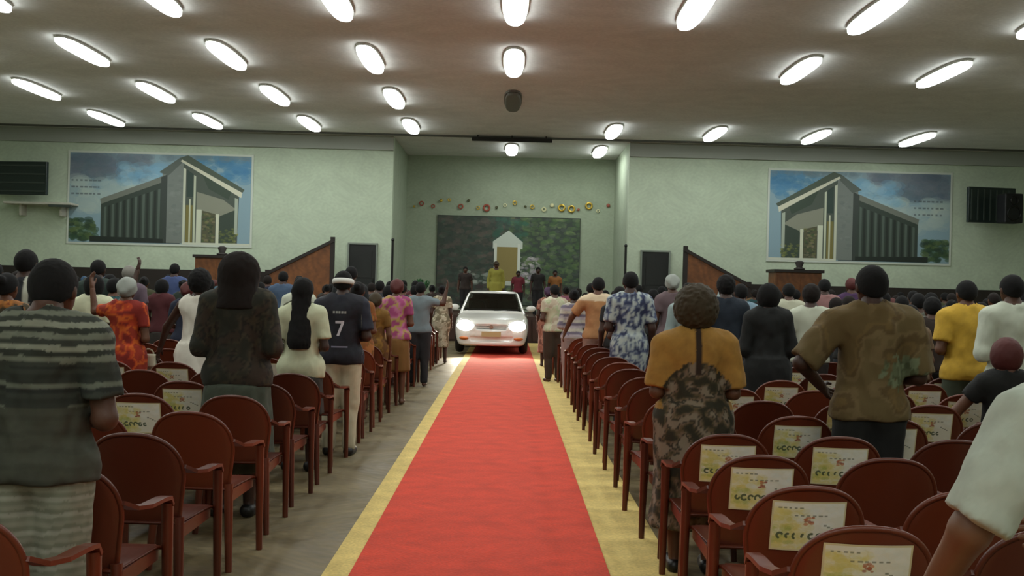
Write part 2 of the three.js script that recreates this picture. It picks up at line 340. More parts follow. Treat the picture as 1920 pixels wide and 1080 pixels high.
// wall boxes at both ends of the front wall
{
  const screenMat = std(0x1f2a27, 0.35), bar = std(0x39423c, 0.5), shelfMat = std(0xb9b6a8, 0.7), black = std(0x0c0c10, 0.55);
  const a = thing('wall_screen', 'dark panel high on the front wall at the far left', 'screen', [-14.35, 4.42, -29.9], -0.12);
  mesh('panel', new RoundedBoxGeometry(1.5, 0.98, 0.12, 2, 0.02), screenMat, a);
  for (let i = 0; i < 4; i++) mesh('slat', box(-0.7, 0.7, -0.38 + i * 0.25 - 0.02, -0.38 + i * 0.25 + 0.02, 0.06, 0.075), bar, a);
  mesh('bracket', box(-0.1, 0.1, -0.1, 0.1, -0.5, -0.06), metalDark, a);
  const b = thing('wall_shelf', 'pale shelf under the dark panel at the far left', 'shelf', [-13.95, 3.7, WALL_Z], 0);
  mesh('board', new RoundedBoxGeometry(2.0, 0.07, 0.6, 2, 0.02).translate(0, 0, 0.3), shelfMat, b);
  mesh('edge_strip', box(0.35, 1.0, -0.1, -0.035, 0.5, 0.6), bar, b);
  for (const x of [-0.6, 0.6]) mesh('bracket', box(x - 0.03, x + 0.03, -0.35, -0.035, 0.0, 0.35), shelfMat, b);
  const c = thing('wall_screen', 'dark slatted panel high on the front wall at the far right', 'screen', [14.2, 4.35, -29.9], 0.14);
  mesh('panel', new RoundedBoxGeometry(1.5, 1.05, 0.12, 2, 0.02), screenMat, c);
  for (let i = 0; i < 7; i++) mesh('slat', box(-0.66 + i * 0.2 - 0.02, -0.66 + i * 0.2 + 0.02, -0.45, 0.45, 0.06, 0.075), bar, c);
  mesh('bracket', box(-0.1, 0.1, -0.1, 0.1, -0.5, -0.06), metalDark, c);
  const d = thing('loudspeaker', 'black loudspeaker in front of the dark panel at the far right', 'speaker', [14.42, 4.2, -29.2], 0.1);
  mesh('cabinet', new RoundedBoxGeometry(0.55, 0.85, 0.45, 3, 0.04), black, d);
  for (const [y, r] of [[-0.15, 0.2], [0.22, 0.11]]) mesh('cone', new THREE.TorusGeometry(r, 0.025, 8, 20).translate(0, y, 0.23), metalDark, d);
  mesh('bracket', box(-0.05, 0.05, -0.05, 0.05, -0.34, -0.22), metalDark, d);
}

// ------------------------------------------------------------------ ceiling lights
const diffuserMat = std(0xffffff, 0.5, { emissive: LAMP_COLOR, emissiveIntensity: LAMP_SEEN });
const offMat = std(0x6e6c65, 0.5), housingMat = std(0xb5b5ad, 0.6);
function capsuleShape(L, W) { const s = new THREE.Shape(), P = (v) => Math.sign(v) * Math.pow(Math.abs(v), 0.72); for (let i = 0; i < 40; i++) { const a = i / 40 * 2 * Math.PI, x = W / 2 * P(Math.cos(a)), y = L / 2 * P(Math.sin(a)); i ? s.lineTo(x, y) : s.moveTo(x, y); } s.closePath(); return s; }
const housingGeo = new THREE.ExtrudeGeometry(capsuleShape(2.22, 0.42), { depth: 0.05, bevelEnabled: false, curveSegments: 10 }); housingGeo.rotateX(Math.PI / 2);
const diffGeo = new THREE.ExtrudeGeometry(capsuleShape(2.12, 0.29), { depth: 0.03, bevelEnabled: true, bevelSize: 0.04, bevelThickness: 0.03, bevelSegments: 3, curveSegments: 10 }); diffGeo.rotateX(Math.PI / 2); diffGeo.translate(0, -0.07, 0);
const rowZ = [-15.7, -19.8, -23.9, -28.0, -32.2, -11.6, -7.5, -3.4, 0.7, 4.8];  // rows behind the camera are unseen fixtures, added to brighten the nearest backs
const lit = { 0: [-4, -3, -2, -1, 0, 1, 2, 3, 4], 1: [-4, -3, -2, -1, 0, 2, 3, 4], 2: [-4, -3, -2, -1], 3: [-4, -3, -2, -1, 1, 2, 3, 4], 4: [0, 1], 5: [-4, -3, -2, -1, 0, 1, 2, 3, 4], 6: [-4, -3, -2, -1, 0, 1, 2, 3, 4], 8: [-3, -2, -1, 0, 1, 2, 3], 9: [-3, -2, -1, 0, 1, 2, 3] };
for (const r of Object.keys(lit)) for (const k of lit[r]) {
  const z = rowZ[r], side = k === 0 ? 'centre column' : `${ord(Math.abs(k) - 1)} column to the ${k < 0 ? 'left' : 'right'}`;
  const order = r === '4' ? 'inside the stage recess' : `${ord([3, 2, 1, 0, 0, 4, 5, 6, 6, 7][r])} row from front wall`;
  const t = thing('ceiling_light', `lit oblong white ceiling light, ${side}, ${order}`, 'ceiling light', [k * 2.8, CEILING, z], 0, 'oblong ceiling lights');
  mesh('housing', housingGeo, housingMat, t);
  mesh('diffuser', diffGeo, diffuserMat, t);
  const l = new THREE.RectAreaLight(LAMP_COLOR, LAMP_NITS, 0.20, 1.5);
  l.position.set(k * 2.8, CEILING - 0.15, z); l.lookAt(k * 2.8, 0, z);
  scene.add(l);
}
{
  const t = thing('ceiling_light', 'unlit dark ceiling light in the centre column, before the stage', 'ceiling light', [0, CEILING, -23.9], 0, 'oblong ceiling lights');
  mesh('housing', housingGeo, offMat, t); mesh('diffuser', diffGeo, offMat, t);
}

// ------------------------------------------------------------------ carpet
const carpetTex = mottled([0.75, 0.235, 0.15], 0.16, 512, 7, 90), carpetBump = makeTex(256, (u, v) => { const k = 0.5 + 0.4 * tile(u, v, 60, 4.4) + 0.3 * (rnd() - 0.5); return [k, k, k]; });
const creamTex = mottled([0.80, 0.70, 0.42], 0.16, 512, 6, 70);
single('cream_runner', metricUV(new RoundedBoxGeometry(1.92, 0.008, 30.5, 1, 0.002).translate(0.01, 0.004, -13.4), 0.9), std(0xffffff, 0.9, { map: creamTex, bumpMap: carpetBump, bumpScale: 0.002 }), 'cream yellow runner showing along both edges of the red carpet', 'runner');
single('red_carpet', metricUV(new RoundedBoxGeometry(1.39, 0.012, 30.5, 1, 0.003).translate(-0.107, 0.014, -13.4), 0.9), std(0xffffff, 0.95, { map: carpetTex, bumpMap: carpetBump, bumpScale: 0.004 }), 'long red carpet down the central aisle to the white car', 'carpet');

// ------------------------------------------------------------------ chairs
const chairMats = [0x57220d, 0x602710, 0x4d1d0b].map((c) => new THREE.MeshPhysicalMaterial({ color: c, roughness: 0.38, clearcoat: 0.15, clearcoatRoughness: 0.4 }));
const backZ = (x, y) => 0.21 + 0.10 * (y - 0.43) / 0.42 - 0.9 * x * x;
function sheet(nu, nv, point, t) {   // a curved plate with thickness t along z
  const pos = [], idx = [], W = nu + 1;
  for (const s of [1, -1]) for (let j = 0; j <= nv; j++) for (let i = 0; i <= nu; i++) { const p = point(i / nu * 2 - 1, j / nv); pos.push(p[0], p[1] + (p[3] ?? 0) * s, p[2] + (p[3] ? 0 : s * t / 2)); }
  const M = W * (nv + 1);
  for (let j = 0; j < nv; j++) for (let i = 0; i < nu; i++) { const a = j * W + i, b = a + 1, c = a + W, d = c + 1; idx.push(a, b, d, a, d, c, M + a, M + d, M + b, M + a, M + c, M + d); }
  const ring = [];
  for (let i = 0; i < nu; i++) ring.push(i); for (let j = 0; j < nv; j++) ring.push(j * W + nu); for (let i = nu; i > 0; i--) ring.push(nv * W + i); for (let j = nv; j > 0; j--) ring.push(j * W);
  ring.forEach((a, n) => { const b = ring[(n + 1) % ring.length]; idx.push(a, M + a, M + b, a, M + b, b); });
  const g = new THREE.BufferGeometry(); g.setAttribute('position', new THREE.Float32BufferAttribute(pos, 3)); g.setIndex(idx); g.computeVertexNormals(); return g;
}
const archW = (v) => { const w = 0.185 + 0.03 * Math.min(1, v / 0.5); return v < 0.5 ? w : w * Math.pow(Math.max(0, 1 - Math.pow((v - 0.5) / 0.5, 2.4)), 1 / 2.4); };
const vOf = (s) => 1 - Math.pow(1 - s, 1.7);
const backPlate = sheet(12, 16, (u, s) => { const v = Math.min(vOf(s), 0.998), x = u * archW(v), y = 0.44 + 0.41 * v; return [x, y, backZ(x, y)]; }, 0.012);
const rimPts = []; for (let i = 0; i <= 40; i++) { const s = i <= 20 ? i / 20 : (40 - i) / 20, sg = i <= 20 ? -1 : 1, v = Math.min(vOf(s), 0.9999), x = sg * archW(v), y = 0.44 + 0.41 * v; if (i === 20) { rimPts.push(new THREE.Vector3(0, 0.85, backZ(0, 0.85))); continue; } rimPts.push(new THREE.Vector3(x, y, backZ(x, y))); }
const rimGeo = new THREE.TubeGeometry(new THREE.CatmullRomCurve3(rimPts, false, 'centripetal'), 44, 0.011, 6, false);
const seatGeo = sheet(8, 8, (u, s) => { const z = 0.22 - 0.44 * s, x = u * (0.2 + 0.03 * s); return [x, 0.435 - 0.02 * (1 - u * u) * Math.sin(Math.PI * Math.min(1, s * 1.2)) - (s > 0.85 ? (s - 0.85) * 0.15 : 0), z, 0.008]; }, 0.012);
function strip(pts, w, t) {   // flat swept bar, w across x, thickness t
  const pos = [], idx = [];
  pts.forEach(([x, y, z], i) => { const p = pts[Math.max(0, i - 1)], q = pts[Math.min(pts.length - 1, i + 1)], d = new THREE.Vector3(q[0] - p[0], q[1] - p[1], q[2] - p[2]).normalize(), n = new THREE.Vector3(1, 0, 0).cross(d).normalize().multiplyScalar(t / 2); for (const [a, b] of [[-1, -1], [1, -1], [1, 1], [-1, 1]]) pos.push(x + a * w / 2, y + b * n.y, z + b * n.z); });
  for (let i = 0; i < pts.length - 1; i++) for (let k = 0; k < 4; k++) { const a = i * 4 + k, b = i * 4 + (k + 1) % 4; idx.push(a, b, b + 4, a, b + 4, a + 4); }
  const e = (pts.length - 1) * 4; idx.push(0, 2, 1, 0, 3, 2, e, e + 1, e + 2, e, e + 2, e + 3);
  const g = new THREE.BufferGeometry(); g.setAttribute('position', new THREE.Float32BufferAttribute(pos, 3)); g.setIndex(idx);
  const h = g.toNonIndexed(); h.computeVertexNormals(); return h;
}
const armGeo = (s) => strip([[s * 0.205, 0.70, 0.235], [s * 0.235, 0.665, 0.16], [s * 0.25, 0.65, 0.05], [s * 0.252, 0.645, -0.1], [s * 0.25, 0.635, -0.18], [s * 0.25, 0.60, -0.205]], 0.05, 0.016);
function legGeo(x0, z0, x1, z1, top) { const g = new THREE.CylinderGeometry(0.026, 0.019, 1, 6, 1); g.translate(0, -0.5, 0); const m = new THREE.Matrix4(), d = new THREE.Vector3(x1 - x0, -top, z1 - z0); m.makeScale(1, d.length(), 1); g.applyMatrix4(m); g.applyQuaternion(new THREE.Quaternion().setFromUnitVectors(new THREE.Vector3(0, -1, 0), d.normalize())); g.translate(x0, top, z0); return g; }
const legGeos = [-1, 1].flatMap((s) => [legGeo(s * 0.248, -0.2, s * 0.25, -0.23, 0.61), legGeo(s * 0.19, 0.2, s * 0.215, 0.245, 0.46)]);
const apronGeo = mergeGeometries([box(-0.2, 0.2, 0.37, 0.43, -0.215, -0.2), box(-0.215, -0.2, 0.37, 0.43, -0.2, 0.2), box(0.2, 0.215, 0.37, 0.43, -0.2, 0.2)]);
const armGeos = [armGeo(-1), armGeo(1)];
function chair(label, x, z, turn, mat) {
  const t = thing('plastic_chair', label, 'chair', [x, 0, z], turn, 'red-brown plastic chairs in rows');
  mesh('seat', seatGeo, mat, t); mesh('apron', apronGeo, mat, t);
  const b = mesh('backrest', backPlate, mat, t); mesh('rim', rimGeo, mat, b);
  for (const g of armGeos) mesh('armrest', g, mat, t);
  for (const g of legGeos) mesh('leg', g, mat, t);
  return t;
}
const rowsL = [3.0, 3.78, 4.56, 5.34], rowsR = [3.08, 3.68, 4.36, 5.0];
for (let i = 1; i <= 20; i++) { rowsL.push(5.34 + 0.8 * i); rowsR.push(5.0 + 0.8 * i); }
// flyer print: yellow to white card with blurred green lettering and a red emblem
const flyerTexes = [0, 1, 2].map(() => canvasTex(256, 180, (c, W, H) => {
  poly(c, '#d8d3bf', [[0, 0], [W, 0], [W, H], [0, H]]);
  for (let i = 0; i < 160; i++) soft(c, rr(0, W * 0.5), rr(H * 0.15, H), rr(8, 26), pick(['#cdbb4e', '#c0b552', '#d6c766']), 0.16);
  for (let i = 0; i < 60; i++) soft(c, rr(W * 0.3, W), rr(0, H * 0.5), rr(8, 22), pick(['#d3d6cb', '#e2ddd0']), 0.3);
  for (let i = 0; i < 40; i++) soft(c, rr(0, W * 0.3), rr(H * 0.5, H * 0.85), rr(8, 16), '#8f9c3c', 0.15);
  c.strokeStyle = 'rgba(50,62,40,0.75)'; c.lineWidth = 8; c.lineCap = 'round';
  for (let i = 0; i < 6; i++) { const x = W * (0.10 + i * 0.105), y = H * 0.70; c.beginPath(); c.arc(x + 6, y, rr(7, 12), rr(0, 3), rr(4, 6.2)); c.stroke(); }
  c.fillStyle = 'rgba(90,92,74,0.6)';
  for (let i = 0; i < 5; i++) c.fillRect(W * (0.08 + i * 0.07), H * 0.12, rr(8, 14), 5);
  for (let i = 0; i < 6; i++) c.fillRect(W * (0.30 + i * 0.08), H * 0.27, rr(10, 16), 5);
  for (let i = 0; i < 4; i++) c.fillRect(W * (0.70 + i * 0.05), H * (0.46 + i * 0.035), 11, 6);
  for (let i = 0; i < 14; i++) soft(c, W * 0.5 + rr(-14, 14), H * 0.38 + rr(-14, 14), rr(4, 9), pick(['#a05c3c', '#b5683f', '#8a4a3a']), 0.6);
  c.strokeStyle = '#c8ba8e'; c.lineWidth = 6; c.strokeRect(3, 3, W - 6, H - 6);
}));
const flyerMats = flyerTexes.map((m) => std(0xffffff, 0.6, { map: m }));
function flyerGeo() { const g = new THREE.BoxGeometry(0.27, 0.19, 0.0015, 10, 4, 1), p = g.attributes.position; for (let i = 0; i < p.count; i++) { const y = p.getY(i) + 0.705; p.setXYZ(i, p.getX(i), y, p.getZ(i) + backZ(p.getX(i), y) + 0.010); } g.computeVertexNormals(); return g; }
const flyerShape = flyerGeo();
function flyer(label, x, z, turn, n) { const m = single('paper_flyer', flyerShape, flyerMats[n % 3], label, 'flyer', [x, 0, z], 'printed flyers on chair backs'); m.rotation.y = turn; }
for (const side of [-1, 1]) {
  const rows = side < 0 ? rowsL : rowsR, x0 = side < 0 ? -1.66 : 1.12, word = side < 0 ? 'left' : 'right';
  rows.forEach((d, r) => {
    const edge = 0.515 * (d + 0.3) + 0.1, cols = d < 12.2 ? 14 : 2;
    for (let c = 0; c < cols; c++) {
      const x = x0 + side * c * 0.565;
      if (Math.abs(x) > edge + 0.25) break;
      const turn = rr(-0.05, 0.05), X = x + rr(-0.015, 0.015), Z = -d - 0.3 + rr(-0.015, 0.015);
      const where = `${ord(r)} row from camera, ${ord(c)} from aisle on the ${word}`;
      chair(`red-brown plastic armchair, ${where}`, X, Z, turn, pick(chairMats));
      const has = side > 0 ? (c === 0 ? r < 4 : d > 4 && d < 10 && (r * 7 + c * 5) % 3 !== 1) : (c > 0 && d > 4.4 && d < 9.5 && (r + c * 3) % 3 !== 0);
      if (has) flyer(`yellow-white flyer on chair, ${where}`, X, Z, turn, r + c);
    }
  });
}

// ------------------------------------------------------------------ the car
{
  const car = thing('white_car', 'white saloon car with headlights on, at the far end of the red carpet', 'car', [-0.36, 0.021, -22.9]);
  const paintMat = new THREE.MeshPhysicalMaterial({ color: 0xe4e2da, roughness: 0.25, clearcoat: 1, clearcoatRoughness: 0.06 });
  const blackMat = std(0x100e0d, 0.5), chrome = std(0xbdbdb8, 0.2, { metalness: 1 });
  const top = (z) => z > -1.2 ? 0.74 + 0.23 * Math.pow(Math.min(1, -z / 1.2), 0.75) : z > -3.4 ? 0.97 + 0.03 * (-z - 1.2) / 2.2 : 1.0 - 0.06 * (-z - 3.4) / 0.9;
  const lower = (x, y, z) => {
    const w = 0.86 - 0.10 * Math.pow(Math.abs(y - 0.58) / 0.4, 2) - 0.05 * Math.max(0, Math.min(1, (z + 0.8) / 0.8));
    const nose = z + 0.20 * Math.pow(Math.abs(x) / 0.86, 2.4) + (y > 0.55 ? 0.5 * (y - 0.55) * (y - 0.55) * 4 : 0);
    const tail = -(z + 4.3) + 0.18 * Math.pow(Math.abs(x) / 0.86, 2.4);
    let d = smax(Math.abs(x) - w, y - top(Math.min(0, z)) + 0.03 * x * x, 0.12);
    d = smax(d, nose, 0.14); d = smax(d, tail, 0.14); d = smax(d, 0.2 - y, 0.08);
    for (const wz of [-0.82, -3.42]) d = smax(d, -Math.max(Math.hypot(y - 0.31, z - wz) - 0.36, 0.58 - Math.abs(x)), 0.02);
    d = Math.max(d, -Math.max(Math.abs(x) - 0.48 - (y - 0.36) * 0.3, Math.abs(y - 0.36) - 0.055, -0.08 - z));   // lower intake
    d = Math.max(d, -Math.max(Math.abs(x) - 0.34 - (y - 0.6) * 0.4, Math.abs(y - 0.63) - 0.06, -0.10 - z));      // grille opening
    d = Math.max(d, -Math.max(Math.abs(y - 0.515) - 0.008, -nose - 0.025));                                      // bumper seam
    return d * 0.8;
  };
  mesh('body', surfaceNets(lower, [-1, 0.1, -4.5], [1, 1.15, 0.15], 0.025), paintMat, car);
  const outer = (x, y, z) => {
    let d = smax(Math.abs(x) - (0.77 - 0.36 * (y - 0.95)), y - 1.45 + 0.05 * x * x, 0.10);
    d = smax(d, ((z + 1.0 + 0.12 * x * x) * 0.45 + (y - 0.95) * 0.72) / 0.85, 0.06);
    d = smax(d, (-(z + 3.85 - 0.1 * x * x) * 0.42 + (y - 0.98) * 0.65) / 0.774, 0.06);
    return smax(d, 0.90 - y, 0.02);
  };
  const cabin = (x, y, z) => {
    const o = outer(x, y, z), hw = 0.77 - 0.36 * (y - 0.95), wind = Math.max(Math.abs(x) - hw + 0.085, 0.985 - y, y - 1.385, -1.95 - z), rear = Math.max(Math.abs(x) - hw + 0.09, 1.03 - y, y - 1.37, z + 3.0);
    const front = (z + 1.0) * 0.45 + (y - 0.95) * 0.72, back = -(z + 3.85) * 0.42 + (y - 0.98) * 0.65;
    const side = Math.max(0.45 - Math.abs(x), 1.02 - y, y - 1.375, front + 0.09, back + 0.14, 0.035 - Math.abs(z + 2.35));
    return Math.max(o, -(o + 0.05), -wind, -rear, -side);
  };
  mesh('roof_and_pillars', surfaceNets(cabin, [-0.95, 0.85, -4.1], [0.95, 1.55, -0.8], 0.02), paintMat, car);
  const glass = new THREE.MeshPhysicalMaterial({ color: 0x9aa09a, roughness: 0.04, transmission: 1, thickness: 0, ior: 1.5 });
  const pane = (name, pts) => { const g = new THREE.BufferGeometry(); g.setAttribute('position', new THREE.Float32BufferAttribute(pts.flat(), 3)); g.setIndex([0, 1, 2, 0, 2, 3]); g.computeVertexNormals(); mesh(name, g, glass, car); };
  pane('windscreen', [[-0.70, 0.97, -1.08], [0.70, 0.97, -1.08], [0.56, 1.395, -1.75], [-0.56, 1.395, -1.75]]);
  pane('rear_window', [[0.66, 1.01, -3.80], [-0.66, 1.01, -3.80], [-0.54, 1.38, -3.24], [0.54, 1.38, -3.24]]);
  for (const s of [-1, 1]) pane('side_window', [[s * 0.72, 1.0, -1.3], [s * 0.72, 1.0, -3.6], [s * 0.60, 1.385, -3.2], [s * 0.60, 1.385, -1.85]]);
  const seatMat = std(0x3a2f26, 0.8);
  for (const [x, z] of [[-0.36, -2.3], [0.36, -2.3], [0, -3.1]]) { mesh('car_seat', mergeGeometries([new RoundedBoxGeometry(x ? 0.5 : 1.2, 0.6, 0.16, 2, 0.05).translate(x, 0.95, z), new RoundedBoxGeometry(x ? 0.26 : 0.9, 0.16, 0.1, 2, 0.04).translate(x, 1.29, z - 0.02)]), seatMat, car); }
  mesh('dashboard', new RoundedBoxGeometry(1.36, 0.14, 0.42, 2, 0.05).translate(0, 0.95, -1.42), blackMat, car);
  mesh('steering_wheel', new THREE.TorusGeometry(0.18, 0.015, 8, 24).rotateX(-0.4).translate(-0.36, 1.05, -1.75), blackMat, car);
  const m = mesh('interior_mirror', new RoundedBoxGeometry(0.2, 0.055, 0.03, 2, 0.01).translate(0, 1.33, -1.78), blackMat, car);
  // grille bars, intake, plate, badge
  const gr = mesh('grille', box(-0.34, 0.34, 0.57, 0.69, -0.16, -0.13), blackMat, car);
  for (let i = 0; i < 4; i++) mesh('slat', box(-0.35, 0.35, 0.582 + i * 0.03, 0.594 + i * 0.03, -0.13, -0.10), chrome, gr);
  mesh('badge', new THREE.CylinderGeometry(0.045, 0.045, 0.02, 20).rotateX(Math.PI / 2).translate(0, 0.63, -0.09), chrome, gr);
  mesh('lower_intake', box(-0.5, 0.5, 0.30, 0.42, -0.12, -0.09), blackMat, car);
  mesh('number_plate', new RoundedBoxGeometry(0.44, 0.12, 0.02, 1, 0.005).translate(0, 0.47, 0.0), std(0xb0a070, 0.5), car);
  const ambers = std(0xb8621c, 0.3), headMat = std(0xffffff, 0.2, { emissive: new THREE.Color(1, 0.96, 0.86), emissiveIntensity: 9 });
  for (const s of [-1, 1]) {
    const h = mesh('headlight', new THREE.SphereGeometry(1, 20, 12).scale(0.21, 0.13, 0.08).rotateY(s * 0.32).rotateZ(s * 0.08).translate(s * 0.585, 0.645, -0.125), headMat, car);
    mesh('bezel', new THREE.TorusGeometry(1, 0.06, 6, 24).scale(0.22, 0.14, 0.2).rotateY(s * 0.32).rotateZ(s * 0.08).translate(s * 0.585, 0.645, -0.13), chrome, h);
    mesh('indicator', new THREE.SphereGeometry(1, 12, 8).scale(0.12, 0.04, 0.05).rotateY(s * 0.4).translate(s * 0.62, 0.37, -0.10), ambers, car);
    const l = new THREE.SpotLight(new THREE.Color(1, 0.9, 0.72), HEADLAMP, 0, 0.75, 0.8, 2);
    l.position.set(-0.36 + s * 0.585, 0.645, -22.9 + 0.0); l.target.position.set(-0.36 + s * 0.7, 0.0, -18.5); l.shadow.radius = 4; l.castShadow = true;
    scene.add(l, l.target);
    const mir = mesh('wing_mirror', new THREE.SphereGeometry(1, 16, 10).scale(0.12, 0.075, 0.07).translate(s * 0.92, 1.04, -1.5), paintMat, car);
    mesh('mirror_arm', box(s * 0.74 - 0.09, s * 0.74 + 0.09, 1.0, 1.03, -1.52, -1.47), blackMat, mir);
    for (const z of [-0.82, -3.42]) {
      const w = mesh('wheel', new THREE.TorusGeometry(0.23, 0.085, 12, 32).rotateY(Math.PI / 2).scale(1.2, 1, 1).translate(s * 0.74, 0.315, z), blackMat, car);
      mesh('rim', new THREE.CylinderGeometry(0.19, 0.19, 0.14, 24).rotateZ(Math.PI / 2).translate(s * 0.745, 0.315, z), chrome, w);
    }
    mesh('door_handle', new RoundedBoxGeometry(0.03, 0.03, 0.16, 1, 0.01).translate(s * 0.85, 0.86, -2.2), chrome, car);
  }
  mesh('wiper', mergeGeometries([new THREE.BoxGeometry(0.55, 0.012, 0.012).rotateZ(0.06).translate(-0.3, 1.0, -1.06), new THREE.BoxGeometry(0.5, 0.012, 0.012).rotateZ(0.06).translate(0.28, 1.0, -1.06)]), blackMat, car);
}

// ------------------------------------------------------------------ people
// A figure 1.70 m tall at the origin facing -z; every garment is a closed surface over the one body.
const ARM = {   // elbow and wrist for the right side (x > 0)
  down: [[0.235, 1.10, 0.035], [0.245, 0.86, -0.04]],
  front: [[0.235, 1.10, 0.03], [0.075, 1.06, -0.24]],
  chest: [[0.245, 1.12, 0.0], [0.09, 1.25, -0.25]],
  out: [[0.37, 1.16, 0.02], [0.20, 1.02, -0.17]],
  hip: [[0.33, 1.13, 0.06], [0.19, 1.02, -0.05]],
  up: [[0.31, 1.50, -0.06], [0.30, 1.76, -0.10]],
  wave: [[0.37, 1.36, -0.10], [0.42, 1.60, -0.14]],
  side: [[0.32, 1.13, 0.02], [0.36, 0.92, -0.12]],
  reach: [[0.34, 1.17, -0.06], [0.42, 0.97, -0.12]],
  face: [[0.25, 1.14, -0.12], [0.10, 1.42, -0.22]],
};
function skeleton(o) {
  const f = o.sex === 'f', g = o.girth ?? 1, sw = (f ? 0.158 : 0.18) * (o.shoulder ?? 1), bow = o.bow ?? 0, sit = o.seated ? 1 : 0, drop = sit ? -0.40 : 0;
  const up = ([x, y, z]) => [x, y + drop, z];
  const torso = [
    [up([-0.055, 0.93, 0]), (f ? 0.12 : 0.105) * g, up([0.055, 0.93, 0]), (f ? 0.12 : 0.105) * g, 0.05, 0.85],
    [up([0, 0.96, 0]), (f ? 0.135 : 0.13) * g, up([0, 1.10, 0]), (f ? 0.112 : 0.126) * g, 0.06, 0.78],
    [up([0, 1.10, 0]), (f ? 0.112 : 0.126) * g, up([0, 1.30, 0.005]), (f ? 0.135 : 0.155) * g, 0.06, 0.74],
    [up([-sw + 0.055, 1.375, 0.01]), 0.062 * g, up([sw - 0.055, 1.375, 0.01]), 0.062 * g, 0.06, 1],
  ];
  for (const s of [-1, 1]) torso.push([up([0.02 * s, 1.455, 0.018]), 0.045, up([s * (sw - 0.02), 1.392, 0.012]), 0.045, 0.05, 1]);
  const neck = [[up([0, 1.38, 0.015]), 0.062, up([0, 1.52, -0.005 - 0.02 * bow]), f ? 0.047 : 0.055, 0.04, 1]];
  const arms = [], ends = [];
  [-1, 1].forEach((s, i) => {
    const [e, w] = ARM[o.arms?.[i] ?? 'down'], S = up([s * sw, 1.385, 0.012]), E = up([s * (e[0] + (sw - 0.18)), e[1], e[2]]), Wr = up([s * (w[0] + (w[0] > 0.15 ? sw - 0.18 : 0)), w[1], w[2]]), q = f ? 0.88 : 1;
    arms.push([S, 0.054 * q * Math.sqrt(g), E, 0.043 * q, 0.035, 1], [E, 0.044 * q, Wr, 0.029 * q, 0.02, 1]);
    ends.push({ s, S, E, W: Wr });
  });
  const legs = [];
  for (const s of [-1, 1]) {
    const hx = f ? 0.092 : 0.088, hip = [s * hx, 0.90 + drop, 0], knee = sit ? [s * 0.11, 0.50, -0.42] : [s * (hx + 0.005), 0.49, -0.012], ank = sit ? [s * 0.11, 0.09, -0.40] : [s * (hx + 0.008), 0.09, 0.02];
    legs.push([hip, 0.094 * g, knee, 0.058 * g, 0.04, 1], [knee, 0.057 * g, ank, 0.037, 0.03, 1]);
  }
  const feet = [-1, 1].map((s) => { const hx = (f ? 0.1 : 0.096) + (sit ? 0.01 : 0), z = sit ? -0.42 : 0; return [[s * hx, 0.042, 0.045 + z], 0.038, [s * (hx + 0.012), 0.034, -0.125 + z], 0.032, 0.02, 1]; });
  return { torso, neck, arms, legs, feet, ends, drop, head: [0, 1.588 + drop - 0.012 * bow, -0.018 - 0.045 * bow], f };
}
const headField = ([cx, cy, cz]) => (x, y, z) => {
  let d = ell(x, y, z, cx, cy + 0.018, cz + 0.004, 0.076, 0.094, 0.096);
  d = smin(d, ell(x, y, z, cx, cy - 0.045, cz - 0.03, 0.056, 0.066, 0.062), 0.04);               // jaw
  d = smin(d, ell(x, y, z, cx, cy - 0.018, cz - 0.098, 0.015, 0.026, 0.018), 0.02);              // nose
  d = smin(d, ell(x, y, z, cx, cy - 0.058, cz - 0.085, 0.024, 0.012, 0.012), 0.012);             // mouth
  for (const s of [-1, 1]) {
    d = smin(d, ell(x, y, z, cx + s * 0.078, cy - 0.004, cz + 0.008, 0.012, 0.032, 0.02), 0.01); // ears
    d = smax(d, -ell(x, y, z, cx + s * 0.031, cy + 0.008, cz - 0.100, 0.018, 0.012, 0.014), 0.012);
  }
  return d;
};
function handBones({ s, E, W }) {
  const d = new THREE.Vector3(W[0] - E[0], W[1] - E[1], W[2] - E[2]).normalize();
  const n = new THREE.Vector3(-s, 0, 0).addScaledVector(d, -new THREE.Vector3(-s, 0, 0).dot(d));
  if (n.length() < 0.3) n.set(0, 0, 1).addScaledVector(d, -d.z);
  n.normalize();
  const l = new THREE.Vector3().crossVectors(d, n).normalize(); if (l.z > 0 && Math.abs(l.z) > 0.3) l.negate();   // thumb side
  const o = new THREE.Vector3(...W), at = (a, b, c) => o.clone().addScaledVector(d, a).addScaledVector(l, b).addScaledVector(n, c).toArray(), B = [];
  B.push([at(0, 0, 0), 0.025, at(0.035, 0, 0), 0.024, 0.02, 1]);
  for (const b of [-0.026, -0.009, 0.009, 0.026]) B.push([at(0.02, b * 0.7, 0), 0.013, at(0.085, b, 0.002), 0.0115, 0.012, 1]);
  [[-0.030, 0.058], [-0.0105, 0.072], [0.0105, 0.078], [0.030, 0.070]].forEach(([b, L]) => {
    B.push([at(0.085, b * 0.95, 0.002), 0.0098, at(0.085 + L * 0.5, b * 1.05, 0.012), 0.0090, 0.005, 1], [at(0.085 + L * 0.5, b * 1.05, 0.012), 0.0090, at(0.085 + L * 0.9, b * 1.05, 0.034), 0.0078, 0.005, 1]);
  });
  B.push([at(0.025, 0.02, 0.004), 0.014, at(0.06, 0.047, 0.018), 0.0105, 0.008, 1], [at(0.06, 0.047, 0.018), 0.0105, at(0.092, 0.052, 0.03), 0.0085, 0.006, 1]);
  return B;
}
function bounds(bones, pad) {
  const lo = [9, 9, 9], hi = [-9, -9, -9];
  for (const [a, ra, b, rb] of bones) for (const [p, r] of [[a, ra], [b, rb]]) for (let i = 0; i < 3; i++) { lo[i] = Math.min(lo[i], p[i] - r - pad); hi[i] = Math.max(hi[i], p[i] + r + pad); }
  return [lo, hi];
}
